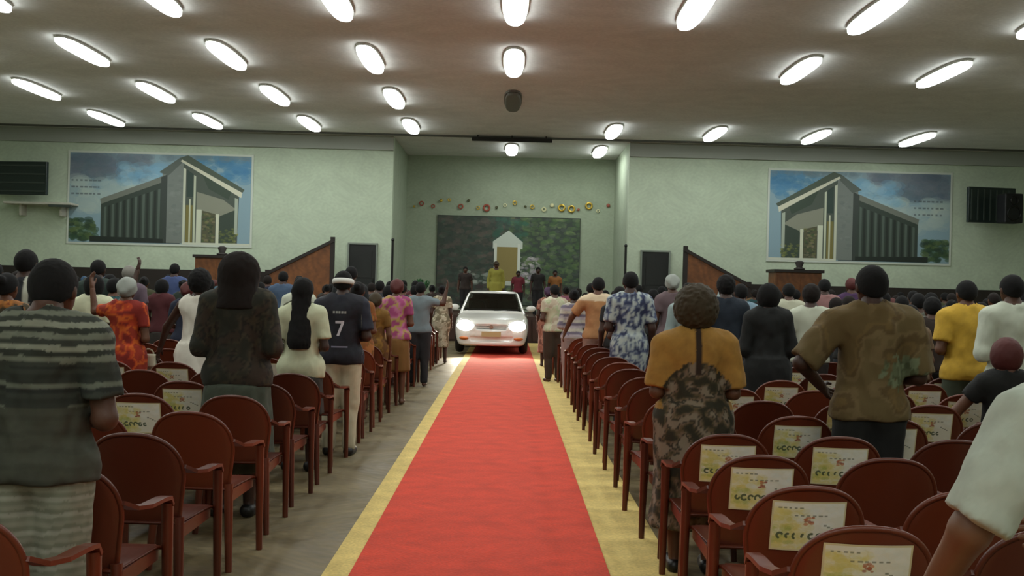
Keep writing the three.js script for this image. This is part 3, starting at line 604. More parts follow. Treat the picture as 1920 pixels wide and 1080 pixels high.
function bodyGeo(o, K, cell) {
  const bones = [...K.torso, ...K.neck, ...K.arms, ...K.legs, ...K.feet], [lo, hi] = bounds(bones, cell * 2);
  const parts = [surfaceNets(boneField(bones), lo, hi, cell)];
  const h = K.head, hc = Math.max(0.006, cell * 0.5);
  parts.push(surfaceNets(headField(h), [h[0] - 0.11, h[1] - 0.135, h[2] - 0.14], [h[0] + 0.11, h[1] + 0.13, h[2] + 0.12], hc));
  const ends = K.ends;
  for (const e of ends) { const B = handBones(e), [a, b] = bounds(B, 0.012); parts.push(surfaceNets(boneField(B), a, b, Math.max(0.0045, cell * 0.4))); }
  const g = mergeGeometries(parts), [hx, hy, hz] = h;
  return paint(g, (x, y, z) => {   // skin with dark eyes, brows and lips
    const fy = y - hy, fx = Math.abs(x - hx), fz = z - hz;
    if (fz < -0.06 && Math.hypot((fx - 0.031) / 1.4, fy - 0.008) < 0.009) return fx > 0.026 && fx < 0.036 ? [0.02, 0.015, 0.01] : [0.7, 0.66, 0.6];
    if (fz < -0.06 && Math.abs(fy - 0.03) < 0.006 && fx > 0.015 && fx < 0.05) return [0.1, 0.08, 0.07];
    if (fz < -0.07 && Math.abs(fy + 0.058) < 0.01 && fx < 0.024) return [1.0, 0.6, 0.55];
    const k = 1 + 0.12 * N3(x * 14, y * 14, z * 14); return [k, k, k];
  });
}
function hairGeo(o, K, cell) {
  const [cx, cy, cz] = K.head, kind = o.hair ?? 'short';
  const skull = (g) => (x, y, z) => ell(x, y, z, cx, cy + 0.018, cz + 0.006, 0.076 + g, 0.094 + g, 0.096 + g);
  const line = (x, y, z, low = 0) => (-0.018 - 0.62 * (z - cz) - low) - (y - cy);   // positive below the hairline
  const rough = (x, y, z, a, f) => a * N3(x * f, y * f, z * f);
  let f, pad = 0.14, bottom = 0.14;
  if (kind === 'short') f = (x, y, z) => smax(skull(0.011)(x, y, z) + rough(x, y, z, 0.003, 90), line(x, y, z), 0.012);
  else if (kind === 'afro') { const s = o.hairSize ?? 0.04; pad = 0.15 + s; f = (x, y, z) => smax(ell(x, y, z, cx, cy + 0.03, cz + 0.014, 0.076 + s, 0.092 + s, 0.094 + s) + rough(x, y, z, 0.010, 45), line(x, y, z, 0.045), 0.03); bottom = 0.2; }
  else if (kind === 'long') { bottom = (o.hairLong ?? 0.34) + 0.05; f = (x, y, z) => { const L = o.hairLong ?? 0.34; let d = smax(skull(0.018)(x, y, z), line(x, y, z), 0.015); d = smin(d, boneField([[[cx, cy - 0.02, cz + 0.06], 0.085, [cx, cy - L, cz + 0.13], 0.105, 0.03, 0.5]])(x, y, z), 0.03); return d + rough(x, y * 0.25, z, 0.006, 70); }; pad = 0.2; }
  else if (kind === 'bob') { const q = o.hairWide ?? 1, L = o.hairLong ?? 0.14; bottom = L + 0.05; f = (x, y, z) => { let d = ell(x, y, z, cx, cy - 0.01, cz + 0.02, 0.105 * q, 0.125, 0.105 * q); if (L > 0.15) d = smin(d, boneField([[[cx, cy, cz + 0.05], 0.1 * q, [cx, cy - L, cz + 0.09], 0.11 * q, 0.03, 0.6]])(x, y, z), 0.04); return Math.max(d + rough(x, y * 0.3, z, 0.005, 60), Math.max(line(x, y, z, 0.09 + (z > cz + 0.02 ? L : 0)), -L - (y - cy))); }; }
  else if (kind === 'bun') f = (x, y, z) => smin(smax(skull(0.012)(x, y, z), line(x, y, z), 0.012), ell(x, y, z, cx, cy + 0.06, cz + 0.115, 0.045, 0.042, 0.04) + rough(x, y, z, 0.004, 70), 0.015);
  else if (kind === 'scarf') { bottom = 0.18; f = (x, y, z) => { let d = smax(skull(0.02)(x, y, z), line(x, y, z, 0.02), 0.015); d = smin(d, ell(x, y, z, cx, cy - 0.03, cz + 0.105, 0.04, 0.035, 0.03), 0.02); return d + 0.004 * Math.sin(60 * (y + 0.6 * z) + 4 * x); }; }
  else if (kind === 'cap') f = (x, y, z) => { let d = Math.max(skull(0.018)(x, y, z), 0.015 - (y - cy)); d = Math.min(d, Math.max(ell(x, y, z, cx, cy + 0.02, cz - 0.1, 0.075, 0.02, 0.1), -(y - cy) - 0.02)); return d; };
  pad = Math.max(pad, 0.2);
  return surfaceNets(f, [cx - pad, cy - bottom - 0.02, cz - 0.23], [cx + pad, cy + 0.2, cz + 0.26], Math.max(0.007, cell * 0.7));
}
function folds(amp) { return (x, y, z) => amp * (0.9 * N3(x * 9, y * 5 + x * 4, z * 9) + 0.5 * N3(x * 22 + 7, y * 14, z * 22)); }
function topGeo(o, K, cell) {
  const c = o.top ?? {}, D = K.drop, hem = (c.hem ?? 0.88) + D, grow = c.grow ?? 0.018, sl = c.sleeve ?? 0.6;
  const bones = K.torso.map(([a, ra, b, rb, k, zs]) => [a, ra + grow, b, rb + grow, k, zs]);
  if (!o.seated) K.legs.forEach(([a, ra, b, rb, k], i) => { if (i % 2 === 0) bones.push([a, ra + grow + 0.006, [b[0], a[1] - 0.12, b[2]], ra + grow - 0.004, 0.05, 1]); });
  const base = boneField(bones), fold = folds(c.fold ?? 0.012);
  const skirtTop = 1.02 + D, flare = c.flare ?? 0, dress = hem < 0.8 + D && !o.seated;
  const sleeves = [];
  K.ends.forEach((e, i) => {
    if (!sl) return;
    const up = [e.S, 0.066 * (c.loose ?? 1), e.E, (sl > 1 ? 0.056 : 0.064) * (c.loose ?? 1), 0.03, 1], dir = new THREE.Vector3(e.E[0] - e.S[0], e.E[1] - e.S[1], e.E[2] - e.S[2]), L = dir.length(); dir.normalize();
    const fu = boneField([up]), end = L * Math.min(1, sl);
    sleeves.push(sl > 1 ? boneField([up, [e.E, 0.056 * (c.loose ?? 1), e.W.map((w, n) => w + (e.E[n] - w) * 0.06), 0.04 * (c.loose ?? 1), 0.03, 1]]) : (x, y, z) => Math.max(fu(x, y, z), (x - e.S[0]) * dir.x + (y - e.S[1]) * dir.y + (z - e.S[2]) * dir.z - end));
  });
  const f = (x, y, z) => {
    let d = base(x, y, z);
    if (dress) { const t = Math.max(0, (skirtTop - y)), th = Math.atan2(x, z), r = (K.f ? 0.150 : 0.158) * (o.girth ?? 1) + grow + flare * t, rad = Math.hypot(x, z / 0.8) - r * (1 + 0.035 * Math.sin(th * 9) * Math.min(1, t * 3)); d = smin(d, Math.max(rad * 0.8, y - skirtTop), 0.05); }
    for (const s of sleeves) d = smin(d, s(x, y, z), 0.025);
    d += fold(x, y, z);
    d = smax(d, hem + 0.012 * N3(x * 6, 3, z * 6) - y, 0.012);
    const ny = y - (1.485 + D), nz = z + 0.008; d = smax(d, -(Math.sqrt(x * x + (ny * 1.25) ** 2 + nz * nz) - (c.neck ?? 0.083)), 0.012);
    if (!sl) for (const e of K.ends) d = smax(d, -(Math.hypot(x - e.S[0] * 1.12, (y - e.S[1] + 0.02) * 0.75, z - e.S[2]) - 0.062), 0.012);
    return d;
  };
  const [lo, hi] = bounds([...bones, ...(sl ? K.arms : [])], 0.07);
  lo[1] = hem - 0.04; if (dress) { const r = 0.24 + flare * (skirtTop - hem); lo[0] = Math.min(lo[0], -r); hi[0] = Math.max(hi[0], r); lo[2] = Math.min(lo[2], -r); hi[2] = Math.max(hi[2], r); }
  return surfaceNets(f, lo, hi, cell);
}
function bottomGeo(o, K, cell) {
  const b = o.bottom ?? {}, D = K.drop, waist = Math.min(1.02, (o.top?.hem ?? 0.88) + 0.025) + D;
  const fold = folds(0.010);
  if (b.kind === 'skirt' && !o.seated) {
    const hem = b.hem ?? 0.45, flare = b.flare ?? 0.06, r0 = (K.f ? 0.150 : 0.155) * (o.girth ?? 1);
    const f = (x, y, z) => { const t = 1.02 - y, th = Math.atan2(x, z), r = r0 + flare * t + 0.03 * Math.min(1, t * 5); let d = (Math.hypot(x, z / 0.82) - r * (1 + 0.03 * Math.sin(th * 11) * Math.min(1, t * 2.5))) * 0.8 + fold(x, y, z); return smax(smax(d, y - waist, 0.01), hem - y, 0.01); };
    const R = r0 + flare * (waist - hem) + 0.08;
    return surfaceNets(f, [-R, hem - 0.03, -R], [R, waist + 0.03, R], cell);
  }
  const bones = [...K.legs.map(([a, ra, q, rb, k]) => [a, ra + 0.018, q, rb + 0.026, k, 1]), ...K.torso.slice(0, 2).map(([a, ra, q, rb, k, zs]) => [a, ra + 0.014, q, rb + 0.014, k, zs])];
  const base = boneField(bones), hem = b.hem ?? 0.055;
  const f = (x, y, z) => smax(smax(base(x, y, z) + fold(x, y, z), y - waist, 0.01), hem - y, 0.01);
  const [lo, hi] = bounds(bones, 0.03); lo[1] = hem - 0.03; hi[1] = waist + 0.03;
  return surfaceNets(f, lo, hi, cell);
}
function shoeGeo(K, i, cell) {
  const [a, ra, b, rb] = K.feet[i], f = boneField([[a, ra + 0.012, b, rb + 0.012, 0.02, 1]]);
  const [lo, hi] = bounds([K.feet[i]], 0.03); lo[1] = -0.02;
  return surfaceNets((x, y, z) => smax(smax(f(x, y, z), -y, 0.006), y - 0.085, 0.01), lo, hi, Math.max(0.008, cell * 0.6));
}
const skinMats = [0x4a2c1c, 0x3a2115, 0x5c3823, 0x6a452b].map((c) => std(c, 0.55, { vertexColors: true }));
const hairMats = { black: std(0x060505, 1), brown: std(0x160e0a, 1), olive: std(0x33270f, 0.8), grey: std(0x77746c, 0.8), red: std(0x4a1410, 0.7), scarfgrey: std(0x8f938c, 0.8), white: std(0xd9d6cb, 0.8), blue: std(0x35506a, 0.8), purple: std(0x3c2440, 0.8) };
const shoeMat = std(0x14110f, 0.45), clothCache = {};
const cloth = (hex) => clothCache[hex] ??= std(hex, 0.88);
const paintedCloth = std(0xffffff, 0.88, { vertexColors: true });
const lin = (hex) => srgb(hex).toArray();
const mottle = (hex, a = 0.14, f = 18) => { const c = lin(hex); return (x, y, z) => { const k = 1 + a * (N3(x * f, y * f, z * f) + 0.7 * N3(x * f * 3.3, y * f * 3.3, z * f * 3.3 + 5)); return [c[0] * k, c[1] * k, c[2] * k]; }; };
function blend(list, scale, sx = 1, sy = 1) {   // printed patches of several dyes
  const cols = list.map(lin);
  return (x, y, z) => { const v = N3(x * scale * sx, y * scale * sy, z * scale) * 1.6 + 0.5 + 0.25 * N3(x * scale * 2.7, y * scale * 2.7, z * scale * 2.7 + 9), i = Math.max(0, Math.min(cols.length - 1, Math.floor(v * cols.length))); return cols[i]; };
}
const stripes = (list, width) => { const cols = list.map(lin); return (x, y, z) => { const v = (y + 0.02 * N3(x * 5, y * 3, z * 5)) / width, i = ((Math.floor(v) % cols.length) + cols.length) % cols.length, k = 1 + 0.15 * N3(x * 30, y * 30, z * 30); return cols[i].map((c) => c * k); }; };
const geoCache = {};
const cached = (key, make) => key ? (geoCache[key] ??= make()) : make();
let nPeople = 0;
const stood = [];
function person(o) {
  const d = -o.z, cell = o.cell ?? (d < 6.5 ? 0.0125 : d < 11 ? 0.017 : 0.024);
  const t = thing('person', o.label, 'person', [o.x, o.y ?? 0, o.z], o.turn ?? 0, o.group);
  t.scale.setScalar(o.h / 1.70);
  const K = skeleton(o), P = o.proto;
  const body = mesh('body', cached(P && P + 'body', () => bodyGeo(o, K, cell)), skinMats[o.skin ?? nPeople % 2], t);
  mesh(o.hair === 'scarf' ? 'headscarf' : o.hair === 'cap' ? 'cap' : 'hair', cached(P && P + 'hair', () => hairGeo(o, K, cell)), hairMats[o.hairColor ?? 'black'], t);
  const tg = cached(P && P + 'top', () => topGeo(o, K, cell)), name = o.top?.name ?? 'shirt';
  if (o.top?.paint) mesh(name, paint(tg, o.top.paint), paintedCloth, t);
  else if (o.top?.material) mesh(name, tg, o.top.material, t);
  else mesh(name, tg, cloth(o.top?.color ?? 0x333333), t);
  if (o.bottom !== null) {
    const bg = cached(P && P + 'bottom', () => bottomGeo(o, K, cell)), bn = o.bottom?.kind === 'skirt' ? 'skirt' : 'trousers';
    if (o.bottom?.paint) mesh(bn, paint(bg, o.bottom.paint), paintedCloth, t); else mesh(bn, bg, cloth(o.bottom?.color ?? 0x1c1c1e), t);
  }
  if (d < 11) for (const i of [0, 1]) mesh('shoe', shoeGeo(K, i, cell), shoeMat, t);
  nPeople++; stood.push([o.x, o.z]);
  return t;
}

// --- figures that can be told apart, left of the aisle
person({ label: 'man in dark striped polo shirt and pale grey jeans, nearest on the left', x: -1.66, z: -3.64, h: 1.62, cell: 0.009, arms: ['front', 'front'], bow: 1.2, skin: 0, hair: 'short', shoulder: 1.08,
  top: { hem: 0.86, sleeve: 0.72, loose: 1.12, grow: 0.026, fold: 0.016, paint: (() => { const a = stripes(['#232820', '#2d322a', '#1d211c', '#5c6154', '#262b24'], 0.018), b = stripes(['#7d8070', '#2c3028', '#666a5c', '#24281f'], 0.02), m = mottle('#3a3c30', 0.3, 16), s = stripes(['#3d4034', '#34372c', '#3f4137'], 0.02); return (x, y, z) => y > 1.30 ? b(x, y, z) : y > 1.14 ? a(x, y, z) : s(x, y, z).map((c, i) => (c + m(x, y, z)[i]) / 2); })() },
  bottom: { paint: stripes(['#80816f', '#737563', '#8b8c7c', '#6c6e5c'], 0.016) } });
person({ label: 'person in orange and yellow top, cut by the left edge of the photo', x: -3.75, z: -7.58, h: 1.56, arms: ['down', 'down'], skin: 2, hair: 'bun', sex: 'f', top: { paint: blend(['#7a3f22', '#a86a2e', '#8c5a2c', '#3b3322'], 11) }, bottom: { kind: 'skirt', color: 0x3b2c1e } });
person({ label: 'dark-clad tall man with white strap on his shoulder at far left', x: -4.0, z: -8.4, h: 1.76, skin: 1, top: { paint: (() => { const m = mottle('#1d1d22', 0.3), w = lin('#b5b5a6'); return (x, y, z) => x > 0.035 && x < 0.085 && y > 1.15 && z > 0 ? w : m(x, y, z); })() }, bottom: { color: 0x1a1a1c } });
person({ label: 'man in dark green top behind the left crowd, tallest between the grey-haired heads', x: -5.02, z: -12.4, h: 1.76, skin: 1, arms: ['down', 'wave'], top: { color: 0x22302a } });
person({ label: 'grey-haired person in mauve top in the left crowd', x: -4.94, z: -13.2, h: 1.71, hair: 'short', hairColor: 'grey', top: { color: 0x5a4a55 } });
person({ label: 'tall person in blue shirt far back on the left, below the poster', x: -6.19, z: -18.8, h: 1.84, top: { color: 0x3c4a72 } });
person({ label: 'person in cream white blouse left of the red-orange dress', x: -4.08, z: -10.0, h: 1.58, skin: 1, sex: 'f', hair: 'bob', top: { paint: mottle('#c3c4a6', 0.1), sleeve: 0.7, loose: 1.1 }, bottom: { kind: 'skirt', color: 0x3a3226 } });
person({ label: 'woman in red-orange dress with grey headscarf, right arm raised', x: -3.46, z: -9.2, h: 1.55, sex: 'f', skin: 2, hair: 'scarf', hairColor: 'scarfgrey', arms: ['wave', 'front'], top: { name: 'dress', hem: 0.35, flare: 0.12, paint: blend(['#7c1f12', '#b03a16', '#c45a1a', '#8f2a14'], 9) }, bottom: null });
person({ label: 'woman in white sleeveless dress with dark round hair, left rows', x: -2.80, z: -9.2, h: 1.62, sex: 'f', skin: 1, hair: 'afro', hairSize: 0.035, arms: ['reach', 'front'], top: { name: 'dress', sleeve: 0, hem: 0.62, flare: 0.16, paint: mottle('#d6d1c4', 0.07, 12) }, bottom: null });
person({ label: 'person in teal blue top behind the woman in white dress', x: -4.30, z: -15.6, h: 1.70, arms: ['down', 'wave'], top: { color: 0x2c5068 } });
person({ label: 'woman with long dark hair in olive patterned top, large, mid left', x: -1.78, z: -6.72, h: 1.73, sex: 'f', girth: 1.12, shoulder: 1.12, skin: 1, hair: 'bob', hairWide: 1.22, hairLong: 0.24, hairColor: 'brown', arms: ['front', 'front'], top: { hem: 0.84, sleeve: 1.3, loose: 1.15, paint: blend(['#22231a', '#2d2b20', '#3c3526', '#1d1a16', '#33291f'], 13) }, bottom: { kind: 'skirt', hem: 0.30, flare: 0.08, paint: mottle('#3f463a', 0.25) } });
person({ label: 'person in slate blue top far back near the left stair', x: -4.0, z: -18.0, h: 1.74, top: { color: 0x40526a } });
person({ label: 'woman in white blouse with long black hair, at the left aisle chairs', x: -1.70, z: -8.4, h: 1.58, sex: 'f', skin: 1, hair: 'long', hairLong: 0.44, arms: ['front', 'front'], top: { hem: 0.82, sleeve: 0.75, loose: 1.12, paint: mottle('#bcc0a2', 0.12, 14) }, bottom: { kind: 'skirt', hem: 0.5, color: 0x2a2620 } });
{
  const tex = canvasTex(512, 512, (c, W, H) => {
    poly(c, '#14151f', [[0, 0], [W, 0], [W, H], [0, H]]);
    for (let i = 0; i < 200; i++) soft(c, rr(0, W), rr(0, H), rr(10, 30), pick(['#12131c', '#191b2a', '#101218', '#1d2030']), 0.4);
    c.fillStyle = '#c9c6cf'; c.font = 'bold 190px sans-serif'; c.textAlign = 'center'; c.fillText('7', W * 0.5, H * 0.60);
    c.fillStyle = '#8f8f8a'; for (let i = 0; i < 5; i++) c.fillRect(W * (0.35 + i * 0.06), H * 0.16, 22, 24);
    c.fillStyle = '#77778a'; c.fillRect(W * 0.33, H * 0.78, W * 0.34, 14);
  });
  const p = person({ label: 'man in navy sports jersey with white numeral seven and white headband', x: -1.50, z: -9.2, h: 1.66, skin: 1, hair: 'short', arms: ['front', 'front'], top: { name: 'jersey', hem: 0.84, sleeve: 0.8, loose: 1.2, grow: 0.024, material: std(0xffffff, 0.8, { map: tex }) }, bottom: { paint: mottle('#b7b096', 0.1) } });
  const g = p.children.find((c) => c.name === 'jersey').geometry, q = g.attributes.position, n = g.attributes.normal, uv = new Float32Array(q.count * 2);
  for (let i = 0; i < q.count; i++) { const back = n.getZ(i) > 0.1 && Math.abs(q.getX(i)) < 0.2; uv[2 * i] = back ? q.getX(i) / 0.44 + 0.5 : 0.05; uv[2 * i + 1] = back ? (q.getY(i) - 0.90) / 0.52 : 0.95; }
  g.setAttribute('uv', new THREE.BufferAttribute(uv, 2));
  const hb = new THREE.TorusGeometry(0.095, 0.016, 8, 32).rotateX(Math.PI / 2).scale(0.93, 1.6, 1.1).rotateX(-0.12).translate(0, 1.605, -0.012);
  mesh('headband', hb, cloth(0xd8d8d2), p);
}
person({ label: 'tall dark-haired man in black behind the sports jersey', x: -2.30, z: -14.8, h: 1.80, top: { color: 0x16191b } });
person({ label: 'woman in orange-brown dress beside the left aisle, right of the jersey', x: -1.72, z: -11.6, h: 1.57, sex: 'f', skin: 2, hair: 'bun', arms: ['front', 'front'], top: { name: 'dress', hem: 0.4, flare: 0.1, paint: blend(['#7a4a1c', '#8a4a20', '#6a4a18', '#9a6230'], 8) }, bottom: null });
person({ label: 'woman in pink and gold top with dark red scarf by the left aisle', x: -1.45, z: -13.2, h: 1.62, sex: 'f', skin: 2, hair: 'scarf', hairColor: 'red', arms: ['front', 'front'], top: { paint: blend(['#a04a78', '#b06a8a', '#a08a4a', '#8a3a62'], 7) }, bottom: { kind: 'skirt', color: 0x6a4a1c } });
person({ label: 'woman in gold-brown dress in front of the pink top, left aisle', x: -1.62, z: -12.4, h: 1.44, sex: 'f', skin: 2, hair: 'scarf', hairColor: 'olive', top: { name: 'dress', hem: 0.35, paint: blend(['#6a4a14', '#7c5a1e', '#5a3a14'], 9) }, bottom: null });
person({ label: 'person in blue-grey top, arm raised, at the left aisle', x: -1.35, z: -15.6, h: 1.60, arms: ['front', 'wave'], top: { color: 0x6a767a } });
person({ label: 'person in beige patterned dress standing at the left front corner of the car', x: -1.33, z: -20.4, h: 1.56, sex: 'f', hair: 'bun', top: { name: 'dress', hem: 0.35, paint: blend(['#a8a08a', '#8a7f68', '#c0b89e', '#6f664f'], 10) }, bottom: null });
person({ label: 'person in dusty pink blouse just left of the beige dress', x: -1.95, z: -21.2, h: 1.56, sex: 'f', hair: 'bob', top: { color: 0x8a5c58 }, bottom: { kind: 'skirt', color: 0x3a2a22 } });
// --- right of the aisle
person({ label: 'person in rosy brown dress at the right front corner of the car', x: 0.80, z: -20.2, h: 1.58, sex: 'f', hair: 'scarf', hairColor: 'purple', top: { name: 'dress', hem: 0.3, flare: 0.05, paint: blend(['#8a5a48', '#a87a66', '#6a4438'], 9) }, bottom: null });
person({ label: 'person in cream shirt standing nearest the car on the right', x: 0.78, z: -16.9, h: 1.62, skin: 0, arms: ['front', 'front'], turn: 0.35, top: { paint: blend(['#b9b79a', '#a9b48f', '#c6c0aa', '#b3a48e'], 7) }, bottom: { color: 0x3a2c1e } });
person({ label: 'person in pale lilac striped top on the right of the aisle', x: 1.0, z: -15.3, h: 1.55, sex: 'f', hair: 'bun', arms: ['front', 'front'], top: { paint: stripes(['#a9a0a4', '#6c6474', '#b8b3a4'], 0.05), sleeve: 1.3 }, bottom: { color: 0x93807a } });
person({ label: 'man in peach orange shirt with white collar, right of the aisle', x: 1.22, z: -13.7, h: 1.72, skin: 2, arms: ['reach', 'front'], top: { paint: (() => { const m = mottle('#a87a50', 0.15), w = lin('#cdb89a'); return (x, y, z) => y > 1.385 ? w : m(x, y, z); })(), sleeve: 0.8, loose: 1.15 }, bottom: { color: 0x8a6a5c } });
person({ label: 'person in black between the peach shirt and the blue-white tunic', x: 1.42, z: -12.9, h: 1.60, top: { color: 0x141413 } });
person({ label: 'dark-haired man in long blue and white patterned tunic, right aisle', x: 1.36, z: -11.26, h: 1.76, skin: 1, hair: 'short', arms: ['front', 'down'], top: { name: 'tunic', hem: 0.62, flare: 0.02, sleeve: 0.8, loose: 1.12, paint: blend(['#2c3350', '#6f7886', '#9aa3a6', '#4a5470', '#aab2ac'], 15, 1.8, 0.8) }, bottom: { color: 0x24242a } });
person({ label: 'large woman in mustard yellow top with braided brown hair and floral skirt, right aisle', x: 1.05, z: -5.64, h: 1.54, sex: 'f', girth: 1.3, shoulder: 1.16, skin: 2, hair: 'afro', hairSize: 0.062, hairColor: 'olive', arms: ['front', 'front'],
  top: { name: 'dress', hem: 0.28, flare: 0.06, sleeve: 0.9, loose: 1.3, paint: (() => { const m = mottle('#99702f', 0.2), p = blend(['#2a2616', '#3d3520', '#57482f', '#6d5a48', '#2f2a1c', '#7c6e5c'], 15), k = lin('#2a1a0e'); return (x, y, z) => Math.abs(x) < 0.018 && y > 1.22 && z > 0 ? k : Math.abs(x) > 0.205 && y > 1.0 || y > 1.29 - 3.2 * x * x + 0.02 * N3(x * 30, y * 30, z * 30) ? m(x, y, z) : p(x, y, z); })() }, bottom: null });
person({ label: 'person in grey-pink headscarf standing before the right door', x: 2.22, z: -13.7, h: 1.78, sex: 'f', hair: 'scarf', hairColor: 'scarfgrey', top: { color: 0x5e4d50 } });
person({ label: 'man in dark navy jacket before the right stair', x: 2.25, z: -10.46, h: 1.72, skin: 1, hair: 'afro', hairSize: 0.02, arms: ['down', 'front'], top: { color: 0x16202c, sleeve: 1.3 } });
person({ label: 'person in pale blue sleeve, arm raised, beside the navy jacket', x: 2.15, z: -12.06, h: 1.66, arms: ['down', 'wave'], top: { color: 0x8a9896, sleeve: 1.3 } });
person({ label: 'woman all in black with long black hair, right rows', x: 2.28, z: -8.86, h: 1.65, sex: 'f', girth: 1.1, skin: 1, hair: 'bob', arms: ['front', 'front'], top: { name: 'dress', hem: 0.3, flare: 0.06, sleeve: 1.3, paint: mottle('#0e100f', 0.3) }, bottom: null });
person({ label: 'dark-haired person with cream collar right of the woman in black', x: 3.80, z: -13.7, h: 1.70, top: { color: 0xaeae98 } });
person({ label: 'man in pinkish shirt far back below the right poster', x: 4.78, z: -15.3, h: 1.80, top: { color: 0x8a6462 } });
person({ label: 'person with maroon hair and purple top left of the tall brown shirt', x: 5.46, z: -16.1, h: 1.84, hairColor: 'red', top: { color: 0x3d2346 } });
person({ label: 'tall man in olive brown shirt and black trousers, left elbow out, near right', x: 2.03, z: -5.64, h: 1.72, skin: 1, hair: 'short', shoulder: 1.1, girth: 1.06, arms: ['out', 'front'], top: { hem: 0.86, sleeve: 0.95, loose: 1.35, grow: 0.026, fold: 0.016, paint: (() => { const m = blend(['#5c4a28', '#66522d', '#574526', '#6c5a3a', '#60502f'], 6), g = blend(['#6c7458', '#4a5035', '#5b6246'], 16); return (x, y, z) => Math.hypot((x - 0.13) / 0.11, (y - 1.13) / 0.08) + 0.8 * N3(x * 25, y * 25, z * 25) < 0.9 ? g(x, y, z) : m(x, y, z); })() }, bottom: { paint: mottle('#0f100d', 0.3) } });
person({ label: 'person in white and grey top behind the olive brown shirt', x: 4.57, z: -11.26, h: 1.60, top: { paint: blend(['#8a8a82', '#6a6a60', '#55554a'], 8) } });
person({ label: 'person in tan top between the olive brown shirt and yellow shirt', x: 3.85, z: -9.66, h: 1.48, skin: 2, sex: 'f', top: { paint: mottle('#6a5640', 0.2) }, bottom: { kind: 'skirt', color: 0x54432f } });
person({ label: 'man in bright yellow shirt on the right', x: 4.02, z: -8.86, h: 1.71, skin: 2, hair: 'short', arms: ['front', 'front'], top: { hem: 0.84, sleeve: 0.75, loose: 1.25, grow: 0.026, paint: mottle('#c09a34', 0.16) }, bottom: { color: 0x39402f } });
person({ label: 'man in white shirt right of the yellow shirt, by the photo edge', x: 4.02, z: -8.06, h: 1.75, skin: 0, hair: 'short', arms: ['front', 'front'], top: { hem: 0.84, sleeve: 1.3, loose: 1.15, paint: mottle('#bcc2b2', 0.09) }, bottom: { color: 0x5c5038 } });
person({ label: 'red-haired seated woman in black top at the right edge', x: 3.38, z: -6.84, h: 1.70, sex: 'f', skin: 2, seated: true, hair: 'bob', hairColor: 'red', arms: ['reach', 'front'], top: { sleeve: 0.5, color: 0x10110f, hem: 0.9 }, bottom: { color: 0x2a2420 } });
person({ label: 'person in pale grey t-shirt, cut by the right edge, nearest the camera', x: 1.30, z: -2.15, h: 1.60, skin: 3, cell: 0.010, hair: 'short', arms: ['side', 'front'], shoulder: 1.08, top: { hem: 0.86, sleeve: 0.92, loose: 1.22, grow: 0.02, fold: 0.014, paint: mottle('#a3aa9c', 0.10, 30) }, bottom: { color: 0x2d3038 } });
// --- on the stage
person({ label: 'person in yellow robe on the stage behind the car', x: -0.36, y: 0.75, z: -29.2, h: 1.55, turn: Math.PI, hair: 'cap', hairColor: 'olive', top: { name: 'robe', hem: 0.12, flare: 0.1, sleeve: 1.3, color: 0x8f8a3a }, bottom: null });
person({ label: 'person in crimson on the stage right of the yellow robe', x: 0.28, y: 0.75, z: -29.3, h: 1.30, turn: Math.PI, top: { color: 0x6a2430 } });
person({ label: 'person in orange on the stage at far right of the backdrop', x: 1.35, y: 0.75, z: -29.4, h: 1.35, turn: Math.PI, top: { color: 0x8a5a2c } });
person({ label: 'person in black on the stage between crimson and orange figures', x: 0.85, y: 0.75, z: -29.2, h: 1.42, turn: Math.PI, top: { color: 0x1a1716 } });
person({ label: 'person in dark brown on the stage left of the yellow robe', x: -1.25, y: 0.75, z: -29.3, h: 1.38, turn: Math.PI, top: { color: 0x2a201c } });

// --- the crowd further back: copies of a few figures, dressed differently
const protos = [
  { proto: 'a', arms: ['front', 'front'], hair: 'short' }, { proto: 'b', arms: ['down', 'front'], hair: 'short', top: { sleeve: 1.3 } }, { proto: 'c', sex: 'f', hair: 'bun', arms: ['front', 'front'], bottom: { kind: 'skirt' } },
  { proto: 'd', sex: 'f', hair: 'bob', arms: ['front', 'chest'], bottom: { kind: 'skirt', hem: 0.3 } }, { proto: 'e', sex: 'f', hair: 'scarf', arms: ['front', 'front'], bottom: { kind: 'skirt' } }, { proto: 'f', hair: 'afro', hairSize: 0.02, arms: ['front', 'chest'] },
];
const wear = [['dark green', 0x1d2820], ['black', 0x121211], ['dark brown', 0x2c211a], ['navy', 0x181d30], ['charcoal', 0x26272a], ['white', 0xb7bba9], ['grey', 0x5d605a], ['maroon', 0x4a1c20], ['tan', 0x6f5738], ['dark purple', 0x2c1c34], ['teal', 0x23474a], ['olive', 0x3a3a22], ['pink', 0x8a5566], ['light blue', 0x6f8796]];
const weights = [0, 0, 0, 1, 1, 1, 2, 2, 2, 3, 3, 4, 4, 4, 5, 6, 7, 7, 8, 9, 10, 11, 11, 12, 13];
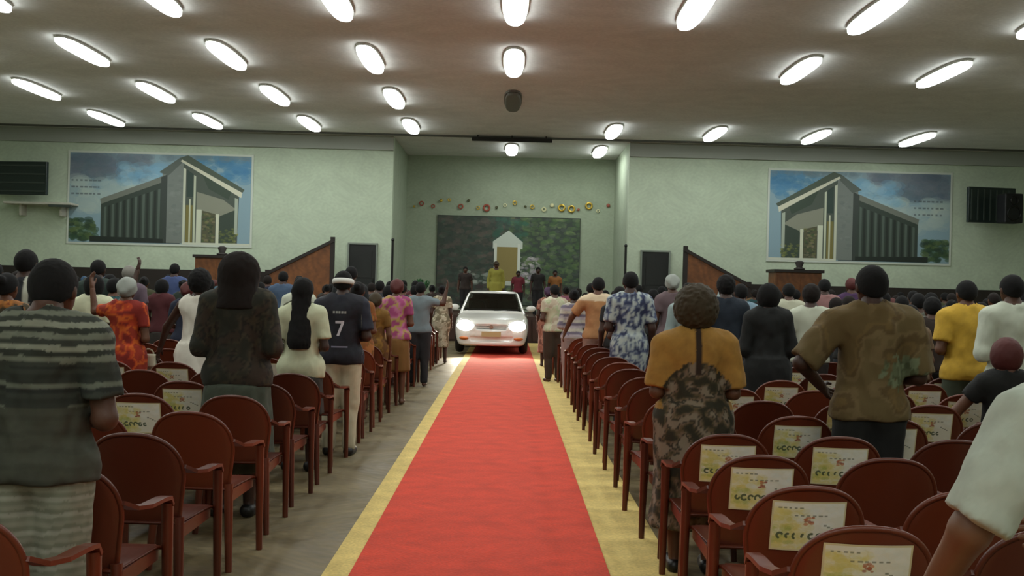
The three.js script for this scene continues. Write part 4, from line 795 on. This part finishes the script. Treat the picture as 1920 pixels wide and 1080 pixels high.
for (const side of [-1, 1]) for (let r = 0; r < 10; r++) {
  const d = (side < 0 ? 10.80 : 10.46) + r * 1.6, edge = 0.51 * d, x0 = side < 0 ? -2.2 : 1.75; let c = 0;
  for (let x = x0 - side * (r % 2) * 0.3; Math.abs(x) < edge + 0.2; x += side * 0.66) {
    if (rnd() < (d < 13 ? 0.42 : 0.25)) continue;
    if (stood.some(([a, b]) => Math.hypot(a - x, (b + d) * 1.2) < 0.55)) continue;
    const w = wear[pick(weights)], p = pick(protos), f = p.sex === 'f';
    c++;
    person({ ...p, x: x + rr(-0.06, 0.06), z: -d + rr(-0.03, 0.03), h: f ? rr(1.48, 1.60) : rr(1.54, 1.68), skin: Math.floor(rr(0, 3)), hairColor: p.hair === 'scarf' ? pick(['black', 'brown', 'blue', 'red', 'olive']) : pick(['black', 'black', 'brown']), turn: rr(-0.25, 0.25), cell: 0.026,
      top: { ...(p.top ?? {}), color: w[1] }, bottom: { ...(p.bottom ?? {}), color: pick([0x161616, 0x221c18, 0x1a2028, 0x2b2620]) },
      label: `person in ${w[0]} top, ${side < 0 ? 'left' : 'right'} crowd, ${ord(r)} crowd row, ${ord(c - 1)} from the aisle`, group: 'crowd standing in the back rows' });
  }
}
// small things
{
  const bag = thing('handbag', 'small white handbag hanging beside the woman in white dress', 'handbag', [-3.29, 0.80, -9.32]);
  mesh('pouch', new RoundedBoxGeometry(0.15, 0.12, 0.06, 2, 0.02), cloth(0xc6bfa8), bag);
  mesh('strap', new THREE.TorusGeometry(0.05, 0.007, 6, 16, Math.PI).translate(0, 0.055, 0), cloth(0xa89f88), bag);
  const t = thing('potted_plant', 'green plant in white pot at the left side of the stage', 'plant', [-2.55, 0.75, -29.6]);
  mesh('pot', new THREE.LatheGeometry([[0.001, 0], [0.22, 0], [0.3, 0.5], [0.32, 0.52], [0.28, 0.52], [0.27, 0.45], [0.001, 0.45]].map(([a, b]) => new THREE.Vector2(a, b)), 20), cloth(0xc8ccc2), t);
  const leaf = new THREE.SphereGeometry(1, 8, 6).scale(0.05, 0.28, 0.012).translate(0, 0.28, 0);
  for (let i = 0; i < 16; i++) { const m = mesh('leaf', leaf, cloth(i % 2 ? 0x2f5a34 : 0x24482a), t); m.position.set(0, 0.47, 0); m.rotation.set(rr(0.1, 0.6), i * 2.4, 0, 'YXZ'); }
}
console.log('people', nPeople);
renderer.render(scene, camera);
